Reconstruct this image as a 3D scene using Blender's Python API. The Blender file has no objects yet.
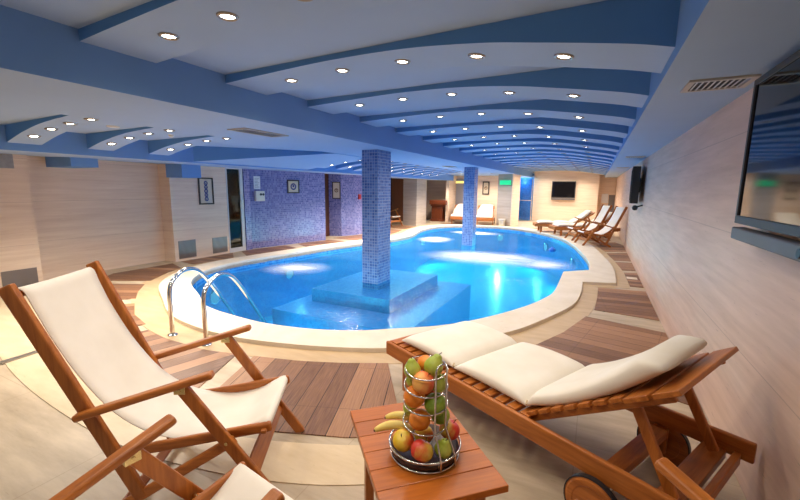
import bpy, bmesh, math, random
from mathutils import Vector, Matrix
from mathutils.geometry import tessellate_polygon
random.seed(7)
PI = math.pi
C = bpy.context.scene.collection
V = Vector

# ------------------------------------------------------------------ helpers
class MB:
    """collects shapes and links them as ONE mesh object"""
    def __init__(s): s.bm = bmesh.new()
    def poly_prism(s, pts, z0, z1):
        """closed prism over a plan polygon; z0/z1 number or per-vertex list"""
        n = len(pts)
        zb = z0 if isinstance(z0, (list, tuple)) else [z0]*n
        zt = z1 if isinstance(z1, (list, tuple)) else [z1]*n
        b = [s.bm.verts.new((p[0], p[1], z)) for p, z in zip(pts, zb)]
        t = [s.bm.verts.new((p[0], p[1], z)) for p, z in zip(pts, zt)]
        for i in range(n):
            j = (i+1) % n
            s.bm.faces.new((b[i], b[j], t[j], t[i]))
        tri = tessellate_polygon([[V((p[0], p[1], 0)) for p in pts]])
        for a, c, d in tri:
            s.bm.faces.new((t[a], t[c], t[d])); s.bm.faces.new((b[d], b[c], b[a]))
        return s
    def ring_prism(s, outer, inner, z0, z1, inner_z0=None):
        iz = z0 if inner_z0 is None else inner_z0
        allp = list(outer) + list(inner)
        tri = tessellate_polygon([[V((p[0], p[1], 0)) for p in outer], [V((p[0], p[1], 0)) for p in inner]])
        t = [s.bm.verts.new((p[0], p[1], z1)) for p in allp]
        for a, c, d in tri: s.bm.faces.new((t[a], t[c], t[d]))
        no = len(outer)
        for lo, n, z in ((0, no, z0), (no, len(inner), iz)):
            b = [s.bm.verts.new((p[0], p[1], z)) for p in allp[lo:lo+n]]
            for i in range(n):
                j = (i+1) % n
                s.bm.faces.new((t[lo+i], t[lo+j], b[j], b[i]))
        return s
    def box(s, c, size, rot=None):
        M = Matrix.Translation(V(c)) @ (rot.to_4x4() if rot else Matrix()) @ Matrix.Diagonal((*size, 1))
        bmesh.ops.create_cube(s.bm, size=1, matrix=M); return s
    def bx(s, x0, x1, y0, y1, z0, z1):
        return s.box(((x0+x1)/2, (y0+y1)/2, (z0+z1)/2), (abs(x1-x0), abs(y1-y0), abs(z1-z0)))
    def bar(s, p0, p1, w, h, up=(0, 0, 1), ext=0.0):
        """rectangular bar from p0 to p1: w across (perpendicular to up), h along up"""
        p0, p1, up = V(p0), V(p1), V(up)
        d = (p1-p0); L = d.length; d.normalize()
        x = up.cross(d)
        if x.length < 1e-5: x = V((1, 0, 0)).cross(d)
        x.normalize(); z = d.cross(x)
        R = Matrix((x, d, z)).transposed()
        return s.box((p0+p1)/2, (w, L+2*ext, h), R)
    def tube(s, path, r, seg=10, closed=False, caps=True):
        P = [V(p) for p in path]; n = len(P); rings = []
        prev = None
        for i in range(n):
            if closed: t = P[(i+1) % n]-P[i-1]
            else: t = P[min(i+1, n-1)]-P[max(i-1, 0)]
            t.normalize()
            if prev is None:
                a = V((0, 0, 1)) if abs(t.z) < .9 else V((1, 0, 0))
                x = a.cross(t).normalized()
            else:
                x = (prev - t*prev.dot(t)).normalized()
            prev = x; y = t.cross(x)
            rr = r[i] if isinstance(r, (list, tuple)) else r
            rings.append([s.bm.verts.new(P[i] + x*math.cos(2*PI*k/seg)*rr + y*math.sin(2*PI*k/seg)*rr) for k in range(seg)])
        for i in range(n if closed else n-1):
            A, B = rings[i], rings[(i+1) % n]
            for k in range(seg):
                s.bm.faces.new((A[k], A[(k+1) % seg], B[(k+1) % seg], B[k]))
        if caps and not closed:
            s.bm.faces.new(rings[0][::-1]); s.bm.faces.new(rings[-1])
        return s
    def lathe(s, prof, c=(0, 0, 0), seg=24, M=None, bend=None):
        M = M or Matrix(); c = V(c); rings = []
        for r, z in prof:
            if r < 1e-6:
                p = V((0, 0, z))
                rings.append([s.bm.verts.new(c + M @ p)])
            else:
                rings.append([s.bm.verts.new(c + M @ V((r*math.cos(2*PI*k/seg), r*math.sin(2*PI*k/seg), z))) for k in range(seg)])
        for A, B in zip(rings, rings[1:]):
            for k in range(seg):
                k2 = (k+1) % seg
                if len(A) == 1 and len(B) == 1: continue
                if len(A) == 1: s.bm.faces.new((A[0], B[k2], B[k]))
                elif len(B) == 1: s.bm.faces.new((A[k], A[k2], B[0]))
                else: s.bm.faces.new((A[k], A[k2], B[k2], B[k]))
        return s
    def sweep(s, path, v0, v1, thick, e=3.2, seg=20, taper=True):
        """padded slab swept along (u,z) path: superellipse section between v0 and v1"""
        P = [V((u, 0, z)) for u, z in path]; n = len(P); rings = []
        th = thick if isinstance(thick, (list, tuple)) else [thick]*n
        for i in range(n):
            t = (P[min(i+1, n-1)]-P[max(i-1, 0)]).normalized()
            nrm = V((-t.z, 0, t.x)); vb = v1[i] if isinstance(v1, (list, tuple)) else v1; mid = (v0+vb)/2; hw = (vb-v0)/2; ring = []
            for k in range(seg*2):
                a = 2*PI*k/(seg*2); ca, sa = math.cos(a), math.sin(a)
                vv = math.copysign(abs(ca)**(2/(e*2.2)), ca)*hw
                nn = (math.copysign(abs(sa)**(2/e), sa)*.5+.5)*th[i]
                ring.append(s.bm.verts.new(P[i] + V((0, mid+vv, 0)) + nrm*nn))
            rings.append(ring)
        m = seg*2
        for A, B in zip(rings, rings[1:]):
            for k in range(m): s.bm.faces.new((A[k], A[(k+1) % m], B[(k+1) % m], B[k]))
        s.bm.faces.new(rings[0][::-1]); s.bm.faces.new(rings[-1])
        return s
    def quad(s, a, b, c, d):
        s.bm.faces.new([s.bm.verts.new(V(p)) for p in (a, b, c, d)]); return s
    def build(s, name, mat, parent=None, smooth=False, bevel=0, loc=None, seg=2):
        bmesh.ops.recalc_face_normals(s.bm, faces=s.bm.faces[:])
        me = bpy.data.meshes.new(name); s.bm.to_mesh(me); s.bm.free()
        o = bpy.data.objects.new(name, me); C.objects.link(o)
        if mat: me.materials.append(mat)
        if parent: o.parent = parent
        if loc: o.location = loc
        if smooth: me.shade_smooth() if hasattr(me, 'shade_smooth') else [setattr(p, 'use_smooth', True) for p in me.polygons]
        if bevel:
            b = o.modifiers.new('b', 'BEVEL'); b.width = bevel; b.segments = seg; b.limit_method = 'ANGLE'; b.angle_limit = .6
        return o

def tag(o, label=None, cat=None, group=None, kind=None):
    if label: o['label'] = label
    if cat: o['category'] = cat
    if group: o['group'] = group
    if kind: o['kind'] = kind
    return o
def empty(name, loc, label=None, cat=None, group=None, rz=0, kind=None):
    o = bpy.data.objects.new(name, None); C.objects.link(o)
    o.location = loc; o.rotation_euler = (0, 0, rz); o.empty_display_size = .1
    return tag(o, label, cat, group, kind)
def struct(o): o['kind'] = 'structure'; return o
def children_of(o): return [c for c in bpy.data.objects if c.parent == o]
def copy_tree(o, parent=None):
    c = o.copy(); C.objects.link(c); c.parent = parent
    for ch in children_of(o): copy_tree(ch, c)
    return c
def spline(pts, n=6, closed=True):
    """Catmull-Rom through plan points; a third value of 1 marks a sharp corner"""
    out = []; N = len(pts)
    rng = range(N) if closed else range(N-1)
    for i in rng:
        p1, p2 = pts[i], pts[(i+1) % N]
        p0 = pts[i-1] if (closed or i > 0) else p1
        p3 = pts[(i+2) % N] if (closed or i+2 < N) else p2
        if len(p1) > 2: p0 = p1
        if len(p2) > 2: p3 = p2
        for k in range(n):
            t = k/n
            q = []
            for a in (0, 1):
                A, B, D, E = p0[a], p1[a], p2[a], p3[a]
                q.append(.5*((2*B)+(-A+D)*t+(2*A-5*B+4*D-E)*t*t+(-A+3*B-3*D+E)*t**3))
            out.append(tuple(q))
    if not closed: out.append(tuple(pts[-1][:2]))
    return out

# ------------------------------------------------------------------ materials
def srgb(r, g, b):
    f = lambda c: (c/255/12.92) if c/255 <= .04045 else ((c/255+.055)/1.055)**2.4
    return (f(r), f(g), f(b), 1)
class NT:
    def __init__(s, name):
        s.m = bpy.data.materials.new(name); s.m.use_nodes = True
        s.t = s.m.node_tree; s.N = s.t.nodes; s.L = s.t.links
        s.b = s.N['Principled BSDF']; s.out = s.N['Material Output']
    def n(s, typ, **kw):
        x = s.N.new(typ)
        for k, v in kw.items():
            if k.startswith('i_'): x.inputs[k[2:].replace('_', ' ')].default_value = v
            else: setattr(x, k, v)
        return x
    def l(s, a, b): s.L.new(a, b)
    def ramp(s, fac, stops):
        r = s.n('ShaderNodeValToRGB'); e = r.color_ramp.elements
        e[0].position, e[0].color = stops[0]; e[1].position, e[1].color = stops[-1]
        for p, c in stops[1:-1]:
            x = e.new(p); x.color = c
        s.l(fac, r.inputs[0]); return r.outputs[0]
    def math(s, op, a, b=None, c=None):
        x = s.n('ShaderNodeMath', operation=op)
        for i, v in enumerate((a, b, c)):
            if v is None: continue
            if isinstance(v, (int, float)): x.inputs[i].default_value = v
            else: s.l(v, x.inputs[i])
        return x.outputs[0]
    def mix(s, fac, a, b, mode='MIX'):
        x = s.n('ShaderNodeMix', data_type='RGBA', blend_type=mode)
        for sock, v in ((0, fac), (6, a), (7, b)):
            if isinstance(v, (int, float, tuple)): x.inputs[sock].default_value = v
            else: s.l(v, x.inputs[sock])
        return x.outputs[2]
    def coord(s, scale=(1, 1, 1), kind='Object', rot=(0, 0, 0)):
        tc = s.n('ShaderNodeTexCoord'); mp = s.n('ShaderNodeMapping')
        mp.inputs['Scale'].default_value = scale; mp.inputs['Rotation'].default_value = rot
        s.l(tc.outputs[kind], mp.inputs[0]); return mp.outputs[0]
    def noise(s, vec, scale, detail=4, rough=.55):
        x = s.n('ShaderNodeTexNoise'); x.inputs['Scale'].default_value = scale
        x.inputs['Detail'].default_value = detail; x.inputs['Roughness'].default_value = rough
        s.l(vec, x.inputs['Vector']); return x.outputs['Fac']
    def bump(s, h, strength=.2, dist=.01):
        x = s.n('ShaderNodeBump'); x.inputs['Strength'].default_value = strength; x.inputs['Distance'].default_value = dist
        s.l(h, x.inputs['Height']); s.l(x.outputs[0], s.b.inputs['Normal'])
    def set(s, rough=.5, metal=0, spec=.5, color=None):
        s.b.inputs['Roughness'].default_value = rough; s.b.inputs['Metallic'].default_value = metal
        s.b.inputs['Specular IOR Level'].default_value = spec
        if color is not None:
            if isinstance(color, tuple): s.b.inputs['Base Color'].default_value = color
            else: s.l(color, s.b.inputs['Base Color'])
        return s.m

def simple(name, col, rough=.5, metal=0, spec=.5, var=.06, scale=20):
    t = NT(name); n = t.noise(t.coord(), scale, 3)
    a = tuple(min(1, c*(1-var)) for c in col[:3])+(1,); b = tuple(min(1, c*(1+var)) for c in col[:3])+(1,)
    return t.set(rough, metal, spec, t.ramp(n, [(.3, a), (.7, b)]))
def emit(name, col, strength):
    t = NT(name); t.b.inputs['Base Color'].default_value = col
    t.b.inputs['Emission Color'].default_value = col; t.b.inputs['Emission Strength'].default_value = strength
    return t.m
def travertine(name, lo, hi, pit, rough=.55, sc=(.5, .5, 9), tile=None, spec=.3):
    t = NT(name); v = t.coord(sc)
    f = t.noise(v, 1.6, 7, .62); g = t.noise(t.coord((1, 1, 1)), .8, 3)
    col = t.ramp(f, [(.3, lo), (.72, hi)])
    col = t.mix(t.math('MULTIPLY', g, .35), col, hi)
    p = t.noise(t.coord(tuple(x*1.0 for x in sc)), 7, 5, .7)
    pm = t.ramp(p, [(.64, (0, 0, 0, 1)), (.72, (1, 1, 1, 1))])
    col = t.mix(t.math('MULTIPLY', pm, .55), col, pit)
    if tile:
        vv = t.n('ShaderNodeSeparateXYZ'); t.l(t.coord(), vv.inputs[0])
        def line(sock, period, w):
            fr = t.math('FRACT', t.math('DIVIDE', sock, period))
            return t.math('LESS_THAN', fr, w/period)
        ln = None
        for ax, per in tile:
            a = line(vv.outputs[ax], per, .006)
            ln = a if ln is None else t.math('MAXIMUM', ln, a)
        col = t.mix(t.math('MULTIPLY', ln, .35), col, pit)
    t.bump(f, .06, .01)
    return t.set(rough, 0, spec, col)
def wood(name, lo, hi, axis=0, rough=.38, sc=1.0, spec=.45, coord='Object'):
    t = NT(name); s = [14*sc]*3; s[axis] = 1.1*sc
    v = t.coord(tuple(s), coord)
    w = t.noise(v, 2.2, 6, .6)
    f = t.noise(t.coord(tuple(x*3 for x in s), coord), 3, 3)
    col = t.ramp(t.math('ADD', t.math('MULTIPLY', w, .75), t.math('MULTIPLY', f, .25)), [(.32, lo), (.66, hi)])
    oi = t.n('ShaderNodeObjectInfo')
    hs = t.n('ShaderNodeHueSaturation'); t.l(col, hs.inputs['Color'])
    t.l(t.math('ADD', t.math('MULTIPLY', oi.outputs['Random'], .22), .9), hs.inputs['Value'])
    t.bump(f, .05, .004)
    return t.set(rough, 0, spec, hs.outputs[0])
def mosaic(name, c1, c2, c3, grout, size, rough=.25, flat=False, jit=1.0):
    t = NT(name)
    sp = t.n('ShaderNodeSeparateXYZ'); t.l(t.coord(), sp.inputs[0])
    if flat: a, b = sp.outputs[0], sp.outputs[1]
    else: a, b = t.math('ADD', sp.outputs[0], sp.outputs[1]), sp.outputs[2]
    a = t.math('DIVIDE', a, size); b = t.math('DIVIDE', b, size)
    cx = t.n('ShaderNodeCombineXYZ'); t.l(t.math('FLOOR', a), cx.inputs[0]); t.l(t.math('FLOOR', b), cx.inputs[1])
    wn = t.n('ShaderNodeTexWhiteNoise', noise_dimensions='3D'); t.l(cx.outputs[0], wn.inputs['Vector'])
    col = t.ramp(wn.outputs['Value'], [(0, c1), (.5, c2), (1, c3)])
    e = None
    for q in (a, b):
        fr = t.math('FRACT', q)
        m = t.math('MAXIMUM', t.math('LESS_THAN', fr, .09), t.math('GREATER_THAN', fr, .91))
        e = m if e is None else t.math('MAXIMUM', e, m)
    col = t.mix(e, col, grout)
    t.bump(t.math('SUBTRACT', 1, e), .25, .004)
    return t.set(rough, 0, .5, col)

M = {}
M['paint'] = simple('ceiling_paint', (.35, .48, .68), .75, var=.015, scale=3, spec=.25)
M['blue_paint'] = simple('blue_paint', (.11, .28, .57), .7, var=.02, scale=3, spec=.25)
M['beam_paint'] = simple('beam_paint', (.17, .34, .66), .7, var=.02, scale=3, spec=.25)
M['trav_wall'] = travertine('travertine_wall', srgb(220, 192, 168), srgb(242, 220, 198), srgb(160, 130, 108), .5, (.7, .7, 12), tile=[(2, .62)])
M['trav_wall_dim'] = travertine('travertine_wall_dim', srgb(206, 176, 156), srgb(234, 206, 188), srgb(138, 110, 94), .5, (.7, .7, 10), tile=[(2, .62)])  # same travertine as the other walls, dimmer light put into its colour
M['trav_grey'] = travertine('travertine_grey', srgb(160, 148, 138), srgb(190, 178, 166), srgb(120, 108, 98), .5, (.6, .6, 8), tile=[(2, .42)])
M['trav_floor'] = travertine('travertine_floor', srgb(156, 138, 114), srgb(206, 188, 162), srgb(140, 118, 92), .4, (1.0, 5, 1), tile=[(0, 1.2), (1, 1.2)])
M['trav_tan'] = travertine('travertine_tan', srgb(176, 148, 112), srgb(200, 174, 138), srgb(150, 122, 88), .4, (1.4, 5, 1))
M['trav_band'] = travertine('travertine_band', srgb(198, 174, 138), srgb(222, 202, 170), srgb(170, 142, 106), .4, (1.4, 5, 1))
M['coping'] = travertine('coping_stone', srgb(208, 194, 172), srgb(226, 214, 196), srgb(190, 172, 146), .5, (2, 2, 2))
M['teak'] = wood('teak_u', srgb(136, 72, 24), srgb(190, 114, 48), 0)
M['teak_v'] = wood('teak_v', srgb(136, 72, 24), srgb(190, 114, 48), 1)
M['teak_z'] = wood('teak_z', srgb(136, 72, 24), srgb(190, 114, 48), 2)
M['table_wood'] = wood('table_wood', srgb(156, 80, 20), srgb(190, 106, 36), 0, .3)
M['dark_wood'] = wood('dark_wood', srgb(62, 32, 18), srgb(98, 52, 28), 2, .4)
M['mantel_wood'] = wood('mantel_wood', srgb(92, 42, 22), srgb(126, 62, 32), 2, .4)
def deck_mat():
    t = NT('deck_planks'); W = .15
    sp = t.n('ShaderNodeSeparateXYZ'); t.l(t.coord(), sp.inputs[0])
    oi = t.n('ShaderNodeObjectInfo')
    y = t.math('DIVIDE', t.math('ADD', sp.outputs[1], 50.0), W)
    cx = t.n('ShaderNodeCombineXYZ'); t.l(t.math('FLOOR', y), cx.inputs[0]); t.l(t.math('MULTIPLY', oi.outputs['Random'], 50), cx.inputs[1])
    wn = t.n('ShaderNodeTexWhiteNoise', noise_dimensions='3D'); t.l(cx.outputs[0], wn.inputs['Vector'])
    base = t.ramp(wn.outputs['Value'], [(.1, srgb(78, 52, 40)), (.5, srgb(114, 82, 62)), (.9, srgb(172, 130, 98))])
    g = t.noise(t.coord((2, 40, 2)), 2.5, 5)
    col = t.mix(.38, base, t.ramp(g, [(.3, srgb(104, 66, 44)), (.7, srgb(184, 134, 96))]))
    # fine ribs milled along each plank
    rb = t.math('FRACT', t.math('MULTIPLY', y, 9.0))
    ribs = t.math('LESS_THAN', rb, .25)
    col = t.mix(t.math('MULTIPLY', ribs, .12), col, srgb(70, 40, 26))
    fr = t.math('FRACT', y)
    gap = t.math('MAXIMUM', t.math('LESS_THAN', fr, .02), t.math('GREATER_THAN', fr, .98))
    # butt joints
    xj = t.math('FRACT', t.math('DIVIDE', t.math('ADD', sp.outputs[0], 50.43), .62))
    gap = t.math('MAXIMUM', gap, t.math('MULTIPLY', t.math('LESS_THAN', xj, .008), .5))
    col = t.mix(gap, col, srgb(52, 32, 22))
    t.bump(t.math('SUBTRACT', 1, t.math('MAXIMUM', gap, t.math('MULTIPLY', ribs, .4))), .3, .004)
    return t.set(.5, 0, .4, col)
M['deck'] = deck_mat()
def fabric(name, a, b):
    t = NT(name); v = t.coord()
    n = t.noise(v, 3, 4); f = t.noise(v, 320, 2)
    col = t.ramp(n, [(.3, a), (.7, b)])
    t.bump(t.math('ADD', f, t.math('MULTIPLY', t.noise(v, 7, 3), 2.2)), .12, .006)
    t.set(.9, 0, .15, col)
    t.b.inputs['Sheen Weight'].default_value = .15
    return t.m
M['canvas'] = fabric('sling_canvas', srgb(228, 219, 205), srgb(240, 233, 222))
M['cushion'] = fabric('cushion_cloth', srgb(226, 217, 200), srgb(238, 231, 218))
M['piping'] = fabric('piping_cloth', srgb(206, 184, 148), srgb(220, 200, 166))
M['chrome'] = simple('chrome', (.78, .76, .72), .12, 1, var=.02)
M['steel'] = simple('wire_steel', (.62, .60, .57), .18, 1, var=.02)
M['brass'] = simple('brass', srgb(228, 206, 148), .25, 1, var=.03)
def brushed():
    t = NT('brushed_plate'); w = t.n('ShaderNodeTexWave', bands_direction='DIAGONAL'); w.inputs['Scale'].default_value = 1.3
    w.inputs['Distortion'].default_value = 2.5; w.inputs['Detail'].default_value = 2; t.l(t.coord((0, 3, 1)), w.inputs['Vector'])
    t.bump(w.outputs['Fac'], .2, .02)
    return t.set(.5, 1, .5, srgb(140, 134, 132))
M['plate'] = brushed()
M['col_mosaic'] = mosaic('column_mosaic', srgb(62, 96, 160), srgb(84, 122, 184), srgb(104, 140, 196), srgb(140, 162, 200), .048)
M['wall_mosaic'] = mosaic('wall_mosaic', srgb(78, 82, 142), srgb(104, 108, 166), srgb(136, 134, 186), srgb(138, 140, 186), .05)
M['pool_wall'] = mosaic('pool_wall_tile', srgb(30, 100, 172), srgb(46, 128, 196), srgb(78, 156, 214), srgb(110, 168, 212), .05)
M['pool_floor'] = mosaic('pool_floor_tile', srgb(0, 112, 156), srgb(2, 124, 168), srgb(12, 138, 180), srgb(18, 134, 176), .05, flat=True)
M['pool_side'] = mosaic('pool_side_tile', srgb(0, 100, 152), srgb(4, 110, 162), srgb(14, 122, 172), srgb(18, 120, 170), .05)
M['plinth'] = mosaic('plinth_tile', srgb(78, 108, 176), srgb(92, 122, 188), srgb(108, 136, 198), srgb(116, 142, 200), .04, flat=True)
def water_mat():
    t = NT('pool_water'); v = t.coord((1, 1, 1))
    n = t.math('ADD', t.noise(v, 2.2, 3), t.math('MULTIPLY', t.noise(v, 9, 3), .35))
    bp = t.n('ShaderNodeBump'); bp.inputs['Strength'].default_value = .22; bp.inputs['Distance'].default_value = .06
    t.l(n, bp.inputs['Height'])
    tr = t.n('ShaderNodeBsdfTransparent'); tr.inputs[0].default_value = (.34, .82, .95, 1)
    tl = t.n('ShaderNodeBsdfTranslucent'); tl.inputs[0].default_value = (.40, .86, 1, 1)
    df = t.n('ShaderNodeBsdfDiffuse'); df.inputs[0].default_value = (.25, .72, .95, 1)
    a1 = t.n('ShaderNodeMixShader'); a1.inputs[0].default_value = .35; t.l(tl.outputs[0], a1.inputs[1]); t.l(df.outputs[0], a1.inputs[2])
    # drifting bubbles: denser in soft patches
    cl = t.ramp(t.noise(t.coord((.35, .9, 1)), 1.3, 3), [(.35, (.05,)*3+(1,)), (.75, (.16,)*3+(1,))])
    a2 = t.n('ShaderNodeMixShader'); t.l(cl, a2.inputs[0]); t.l(tr.outputs[0], a2.inputs[1]); t.l(a1.outputs[0], a2.inputs[2])
    gl = t.n('ShaderNodeBsdfGlossy'); gl.inputs['Roughness'].default_value = .12; t.l(bp.outputs[0], gl.inputs['Normal'])
    fr = t.n('ShaderNodeFresnel'); fr.inputs['IOR'].default_value = 1.33; t.l(bp.outputs[0], fr.inputs['Normal'])
    mx = t.n('ShaderNodeMixShader'); t.l(t.math('MULTIPLY', fr.outputs[0], .07), mx.inputs[0]); t.l(a2.outputs[0], mx.inputs[1]); t.l(gl.outputs[0], mx.inputs[2])
    t.l(mx.outputs[0], t.out.inputs['Surface']); return t.m
M['water'] = water_mat()
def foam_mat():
    t = NT('water_foam_or_glow'); v = t.coord((1, 1, 1))
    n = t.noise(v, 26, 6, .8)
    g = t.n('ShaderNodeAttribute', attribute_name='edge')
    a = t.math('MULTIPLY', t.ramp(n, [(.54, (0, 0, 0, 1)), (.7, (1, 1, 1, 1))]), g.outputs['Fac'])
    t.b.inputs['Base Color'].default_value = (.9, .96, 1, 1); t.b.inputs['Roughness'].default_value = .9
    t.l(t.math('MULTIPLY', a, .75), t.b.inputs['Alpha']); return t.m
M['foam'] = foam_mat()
def painted_glow_mat():  # pool-lamp glow painted as soft white see-through colour on the water
    t = NT('painted_water_glow')
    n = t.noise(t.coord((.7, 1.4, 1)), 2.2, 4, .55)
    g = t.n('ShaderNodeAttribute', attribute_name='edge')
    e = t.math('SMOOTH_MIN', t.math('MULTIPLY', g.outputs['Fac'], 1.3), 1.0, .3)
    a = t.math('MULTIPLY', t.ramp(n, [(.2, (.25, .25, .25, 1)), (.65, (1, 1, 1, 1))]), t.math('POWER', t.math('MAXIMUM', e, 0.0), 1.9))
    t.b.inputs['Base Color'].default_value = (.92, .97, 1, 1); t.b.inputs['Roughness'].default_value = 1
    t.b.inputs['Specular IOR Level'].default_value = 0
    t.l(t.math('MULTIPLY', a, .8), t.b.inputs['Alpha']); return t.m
M['painted_glow'] = painted_glow_mat()
M['lamp_glow'] = emit('lamp_glow', (1, .88, .70, 1), 22)
M['pool_lamp'] = emit('pool_lamp', (.5, .9, 1, 1), .25)
M['pool_lamp'].node_tree.nodes['Principled BSDF'].inputs['Base Color'].default_value = (.02, .16, .24, 1)
M['trim_metal'] = simple('lamp_trim', (.36, .31, .27), .3, 1, var=.03)
M['tv_body'] = simple('tv_body', (.016, .016, .018), .45, var=.05)
M['tv_bezel'] = simple('tv_bezel', (.035, .033, .036), .5, var=.05)
M['tv_bar'] = simple('speaker_bar', (.12, .115, .125), .5, 0, var=.03)
M['screen'] = simple('tv_screen', (.005, .004, .005), .06, 0, .3, var=.01)
M['white_frame'] = simple('white_frame', (.62, .62, .64), .45, var=.02)
def glassy(name, col, alpha_tr):
    t = NT(name); tr = t.n('ShaderNodeBsdfTransparent'); tr.inputs[0].default_value = col
    gl = t.n('ShaderNodeBsdfGlossy'); gl.inputs['Roughness'].default_value = .03
    fr = t.n('ShaderNodeFresnel'); fr.inputs['IOR'].default_value = 1.5
    mx = t.n('ShaderNodeMixShader'); t.l(fr.outputs[0], mx.inputs[0]); t.l(tr.outputs[0], mx.inputs[1]); t.l(gl.outputs[0], mx.inputs[2])
    t.l(mx.outputs[0], t.out.inputs['Surface']); return t.m
M['dark_glass'] = glassy('dark_glass', (.25, .27, .22, 1), 0)
M['blue_glass'] = glassy('blue_glass', (.55, .75, .95, 1), 0)
M['grey_door'] = simple('grey_door', (.30, .30, .33), .5, var=.02)
M['white_plastic'] = simple('white_plastic', (.72, .69, .62), .4, var=.02)
M['paper'] = simple('paper', (.74, .74, .76), .7, var=.02)
M['ink'] = simple('ink', (.10, .10, .14), .7, var=.02)
M['black'] = simple('black_plastic', (.012, .012, .014), .45, var=.02)
M['vent_frame'] = simple('vent_frame', (.50, .44, .38), .45, .2, var=.02)
M['vent_dark'] = simple('vent_dark', (.035, .028, .024), .7, var=.02)
M['red'] = simple('red_plastic', srgb(190, 20, 32), .4, var=.03)
M['frame_dark'] = simple('frame_dark', srgb(52, 34, 26), .4, var=.05)
M['mat_board'] = simple('mat_board', srgb(206, 192, 170), .7, var=.02)
M['motif_blue'] = simple('motif_blue', srgb(46, 58, 128), .6, var=.1)
M['motif_brown'] = simple('motif_brown', srgb(120, 84, 58), .6, var=.1)
M['exit_green'] = emit('exit_green', (.01, .52, .20, 1), 1.0)
M['exit_white'] = emit('exit_white', (.6, 1, .8, 1), 1.6)
M['yellow_glow'] = emit('yellow_glow', (.9, .75, .2, 1), 1.2)
M['drain'] = simple('drain_steel', (.40, .38, .36), .35, .9, var=.1)
M['tray'] = simple('dark_tray', srgb(66, 38, 26), .35, var=.1)
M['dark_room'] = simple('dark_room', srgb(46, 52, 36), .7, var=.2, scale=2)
M['float_blue'] = simple('float_blue', srgb(20, 100, 200), .35, var=.03)

# fruit skins
def fruit(name, stops, scale=3, rough=.35, speck=None, spec=.4):
    t = NT(name); n = t.noise(t.coord((1, 1, .55)), scale*8, 4)
    sp = t.n('ShaderNodeSeparateXYZ'); t.l(t.coord(), sp.inputs[0])
    k = t.math('ADD', t.math('MULTIPLY', n, .9), t.math('MULTIPLY', sp.outputs[0], 9))
    col = t.ramp(k, stops)
    if speck:
        s = t.noise(t.coord(), 260, 2)
        col = t.mix(t.ramp(s, [(.66, (0, 0, 0, 1)), (.72, (.7, .7, .7, 1))]), col, speck)
    return t.set(rough, 0, spec, col)
M['apple_yellow'] = fruit('apple_yellow', [(.25, srgb(224, 188, 50)), (.55, srgb(234, 200, 74)), (.85, srgb(222, 96, 46))])
M['apple_red'] = fruit('apple_red', [(.05, srgb(214, 180, 74)), (.35, srgb(206, 60, 44)), (.8, srgb(196, 44, 38))])
M['apple_green'] = fruit('apple_green', [(.2, srgb(112, 142, 36)), (.8, srgb(150, 172, 60))], speck=srgb(190, 200, 120))
M['peach'] = fruit('peach_blush', [(.1, srgb(240, 176, 92)), (.45, srgb(236, 120, 70)), (.9, srgb(214, 72, 44))])
M['orange'] = fruit('orange_skin', [(.2, srgb(226, 128, 34)), (.8, srgb(240, 156, 60))])
M['pear'] = fruit('pear_skin', [(.2, srgb(150, 168, 48)), (.8, srgb(194, 200, 92))], speck=srgb(120, 124, 40))
M['banana'] = fruit('banana_skin', [(.2, srgb(234, 206, 110)), (.8, srgb(246, 226, 150))])
M['stalk'] = simple('stalk', srgb(84, 58, 34), .7)

# ------------------------------------------------------------------ camera
f_, p_, yaw_, roll_, H = 391.4, .156, .460, .011, 1.5
fw = V((-math.sin(yaw_)*math.cos(p_), math.cos(yaw_)*math.cos(p_), -math.sin(p_)))
r0 = V((math.cos(yaw_), math.sin(yaw_), 0)); u0 = r0.cross(fw)
rt = r0*math.cos(roll_)+u0*math.sin(roll_); up = rt.cross(fw)
cd = bpy.data.cameras.new('camera'); cam = bpy.data.objects.new('camera', cd); C.objects.link(cam)
cam.matrix_world = Matrix(((rt.x, up.x, -fw.x, 0), (rt.y, up.y, -fw.y, 0), (rt.z, up.z, -fw.z, H), (0, 0, 0, 1)))
cd.sensor_fit = 'HORIZONTAL'; cd.sensor_width = 36; cd.lens = f_/800*36; cd.clip_start = .05
bpy.context.scene.camera = cam

# ------------------------------------------------------------------ pool outline (plan)
POOL = [(-4.75, 3.42), (-4.2, 3.12), (-3.6, 3.02), (-3.1, 3.0), (-2.6, 3.08), (-2.15, 3.25), (-1.8, 3.5), (-1.38, 3.85),
        (-1.05, 4.3), (-.72, 4.95), (-.52, 5.55), (-.44, 6.1), (-.43, 7.55, 1), (-.02, 7.95, 1), (-.02, 8.6), (-.14, 9.7),
        (-.5, 11.7), (-1.05, 13.4), (-2.05, 14.9), (-3.2, 15.7), (-4.3, 15.6), (-5.2, 15.1), (-5.6, 14.2), (-5.55, 12.9), (-5.2, 11.4), (-5.2, 10.2),
        (-5.55, 9.1), (-5.85, 7.95), (-6.0, 6.9), (-6.15, 5.85), (-6.2, 5.15), (-6.0, 4.45), (-5.5, 3.85)]
COP = [(-4.95, 3.05), (-4.3, 2.72), (-3.7, 2.58), (-3.1, 2.56), (-2.55, 2.66), (-2.05, 2.82), (-1.58, 3.05), (-1.1, 3.48), (-.68, 4.02), (-.4, 4.65), (-.16, 5.38), (-.09, 6.1),
       (-.09, 6.84, 1), (.39, 7.0, 1), (.40, 8.2), (.30, 9.4), (-.05, 11.8), (-.62, 13.6), (-1.75, 15.3), (-3.15, 16.0), (-4.45, 15.92), (-5.5, 15.5), (-6.02, 14.35), (-5.97, 12.85),
       (-5.62, 11.5), (-5.62, 10.25), (-5.95, 9.2), (-6.27, 8.0), (-6.42, 6.95), (-6.57, 5.9), (-6.62, 5.1), (-6.4, 4.3), (-5.8, 3.55)]
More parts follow.
